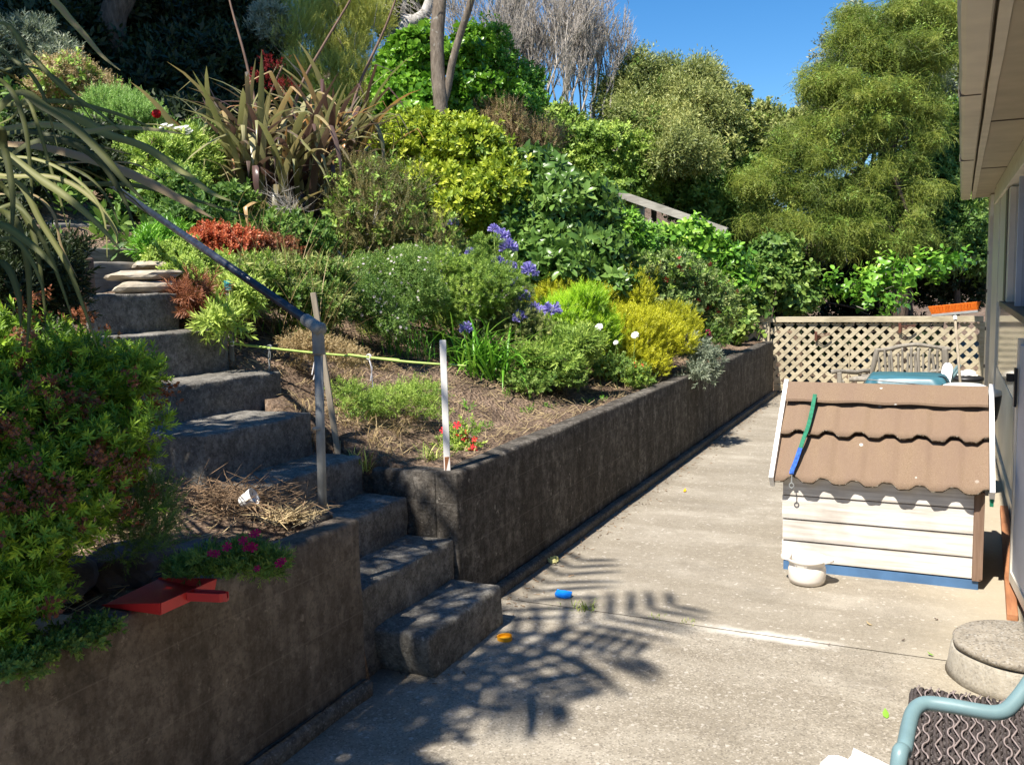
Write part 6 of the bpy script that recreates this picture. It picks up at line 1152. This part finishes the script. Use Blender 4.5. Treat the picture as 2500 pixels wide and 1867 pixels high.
# drooping rimu
B = bl_([(2140, 60, 85, 50), (2230, 40, 80, 50), (2090, 130, 80, 50), (2190, 140, 100, 60), (2270, 130, 60, 60), (2000, 210, 55, 45), (2090, 230, 100, 50), (2230, 240, 80, 60), (2020, 300, 80, 45), (2120, 320, 90, 40), (1930, 370, 90, 45), (2030, 380, 80, 40), (2250, 330, 60, 40), (2170, 290, 60, 30), (1880, 450, 90, 45), (1980, 470, 80, 50), (2200, 400, 60, 30), (1880, 540, 80, 40), (1990, 560, 70, 40), (2050, 480, 60, 40), (2130, 500, 60, 40), (2250, 480, 50, 40), (2170, 600, 50, 30), (2100, 560, 60, 40), (2230, 560, 50, 40), (2050, 600, 50, 35), (2120, 430, 50, 30), (2300, 60, 60, 60)], 15.2)
g = gnd(atd(2195, 760, 15.4)); tree('rimu_tree', 'large weeping olive green conifer with drooping tassels beside the house eave', g, [g, atd(2200, 640, 15.4), atd(2200, 520, 15.4), atd(2185, 430, 15.3), atd(2150, 340, 15.2), atd(2170, 200, 15.2), atd(2180, 60, 15.2), atd(2185, -60, 15.2)], [.15, .13, .12, .10, .08, .06, .04, .02], B, 'rimu', 'rimu', 6800, nsub=11, sz=.36, size=(.5, 1.15), up=.8, out=.8, rnd=.5, inner=.3, tint=(0., .55))
simple_tree('grey_leaf_tree', 'thin grey green leafy tree behind the weeping conifer', [(2030, 150, 40, 60, 17), (2080, 60, 25, 40, 17), (2110, 110, 40, 50, 17), (2010, 260, 50, 40, 17), (2240, 220, 80, 60, 17.5)], 17, 'far', 'greygreen', 1500, .06, size=(.7, 1.2), tint=(0., .4))
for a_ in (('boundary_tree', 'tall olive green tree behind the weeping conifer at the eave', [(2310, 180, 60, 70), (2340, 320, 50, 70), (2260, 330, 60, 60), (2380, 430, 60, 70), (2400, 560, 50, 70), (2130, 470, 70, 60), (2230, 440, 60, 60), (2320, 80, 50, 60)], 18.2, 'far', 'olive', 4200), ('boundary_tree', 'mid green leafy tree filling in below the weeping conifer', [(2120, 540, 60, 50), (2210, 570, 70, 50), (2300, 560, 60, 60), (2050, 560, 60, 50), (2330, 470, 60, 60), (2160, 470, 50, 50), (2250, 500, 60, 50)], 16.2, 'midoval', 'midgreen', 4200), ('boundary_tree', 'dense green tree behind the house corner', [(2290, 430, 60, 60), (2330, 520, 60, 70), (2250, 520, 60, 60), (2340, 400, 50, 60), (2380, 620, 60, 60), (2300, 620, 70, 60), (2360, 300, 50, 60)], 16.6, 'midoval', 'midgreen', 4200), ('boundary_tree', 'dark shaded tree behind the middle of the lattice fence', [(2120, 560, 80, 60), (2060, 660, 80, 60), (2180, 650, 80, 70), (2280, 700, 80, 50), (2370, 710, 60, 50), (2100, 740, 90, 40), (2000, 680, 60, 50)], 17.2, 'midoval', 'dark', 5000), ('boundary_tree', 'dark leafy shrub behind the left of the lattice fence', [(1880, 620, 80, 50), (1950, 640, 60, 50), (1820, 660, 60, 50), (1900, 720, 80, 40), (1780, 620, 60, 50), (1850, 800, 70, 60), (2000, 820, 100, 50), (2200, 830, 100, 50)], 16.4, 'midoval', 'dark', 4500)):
    simple_tree(*a_, .08, 'trees beyond the lattice fence', size=(.9, 1.5))
# trees that stand beside and behind the viewer and throw the shade seen on the steps and the patio
pc = Vector((-2.86, .1, 5.5)); pg = Vector((-3.2, -1.0, .7)); palm = thing('feather_palm', pg, 'feather palm whose frond shadows fall across the near patio', 'palm'); bm = bmesh.new(); tube(bm, smoothpath([pg, (-3.25, -.9, 2.2), (-3.1, -.4, 4.), pc], 6), [.09-.002*i for i in range(19)], 12); bmo('trunk', bm, MT['bark'], palm, True)
for k_, (azd, L, dr) in enumerate(((86, 1.6, .35), (52, 1.35, .4), (26, .95, .5), (-8, .75, .6), (118, .8, .6))):
    a = R(azd); bm = bmesh.new(); n_ = 12; P_ = []; p = pc.copy(); el = .25
    for i in range(n_+1):
        P_.append(p.copy()); p = p+Vector((math.cos(a)*math.cos(el), math.sin(a)*math.cos(el), math.sin(el)))*L/n_; el -= dr/n_
    tube(bm, P_, [.014-.0009*i for i in range(n_+1)], 6); fo = bmo('frond', bm, MT['cane'], palm)
    nl = 20; t_ = np.repeat(np.linspace(.12, 1, nl//2), 2); Bx = np.array([P_[min(n_, int(q*n_))].lerp(P_[min(n_, int(q*n_)+1)], q*n_-int(q*n_)) for q in t_]); sg = np.tile([1, -1], nl//2); LL = .42*np.sin(np.clip(t_*.85+.15, 0, 1)*math.pi*.9)+.12
    V, Q, T = blades(Bx, a+sg*R(58-0)+RS.normal(size=nl)*.06, np.full(nl, .1), LL, np.full(nl, .06), np.full(nl, .7), 5, .2, None, RS.uniform(0, .7, nl)); link('leaflets', npmesh('leaflets', V, Q, T), LM['strap'], fo)
def wtree(name, lab, g, pts, rads, blobs, style, mat_, n, **kw): tree(name, lab, g, [g]+pts, rads, blobs, style, mat_, n, **kw)
g = Vector((-5.2, -1.0, 1.4)); wtree('shade_tree', 'leafy tree behind the left flax shading the low wall and steps', g, [(-5.0, -.8, 2.5), (-4.3, -.4, 3.6), (-3.4, .2, 4.4)], [.12, .1, .07, .03], [((-2.6, .2, 4.2), (.3, .8, .3)), ((-3.45, 1.45, 4.3), (.45, .4, .25)), ((-2.8, -.6, 4.0), (.5, .6, .35)), ((-4.9, -1.7, 4.2), (.9, .9, .5))], 'yellow', 'midgreen', 1300, size=(1.1, 1.7), inner=.3)
g = gnd(atd(290, 300, 12)); top_ = Vector((-11.0, 6.6, 10.6)); wtree('tall_tree', 'tall tree with a grey trunk whose canopy shades the dark corner at the top left', g, [atd(285, 200, 12), atd(272, 60, 12), atd(268, -200, 11.8), tuple(top_)], [.22, .2, .18, .15, .08], [((-11.5, 6.0, 11.0), (3, 3, 1.2)), ((-9.9, 6.4, 10.6), (1.5, 2.2, 1.0)), ((-13.5, 4.0, 11), (3, 3, 1.2)), ((-11.8, 3.2, 10.5), (2.0, 2.2, 1.0)), ((-12, 8.5, 12), (2.5, 2, 1.0))], 'far', 'dark', 7000, bark='bark', size=(2., 3.4), inner=.2)
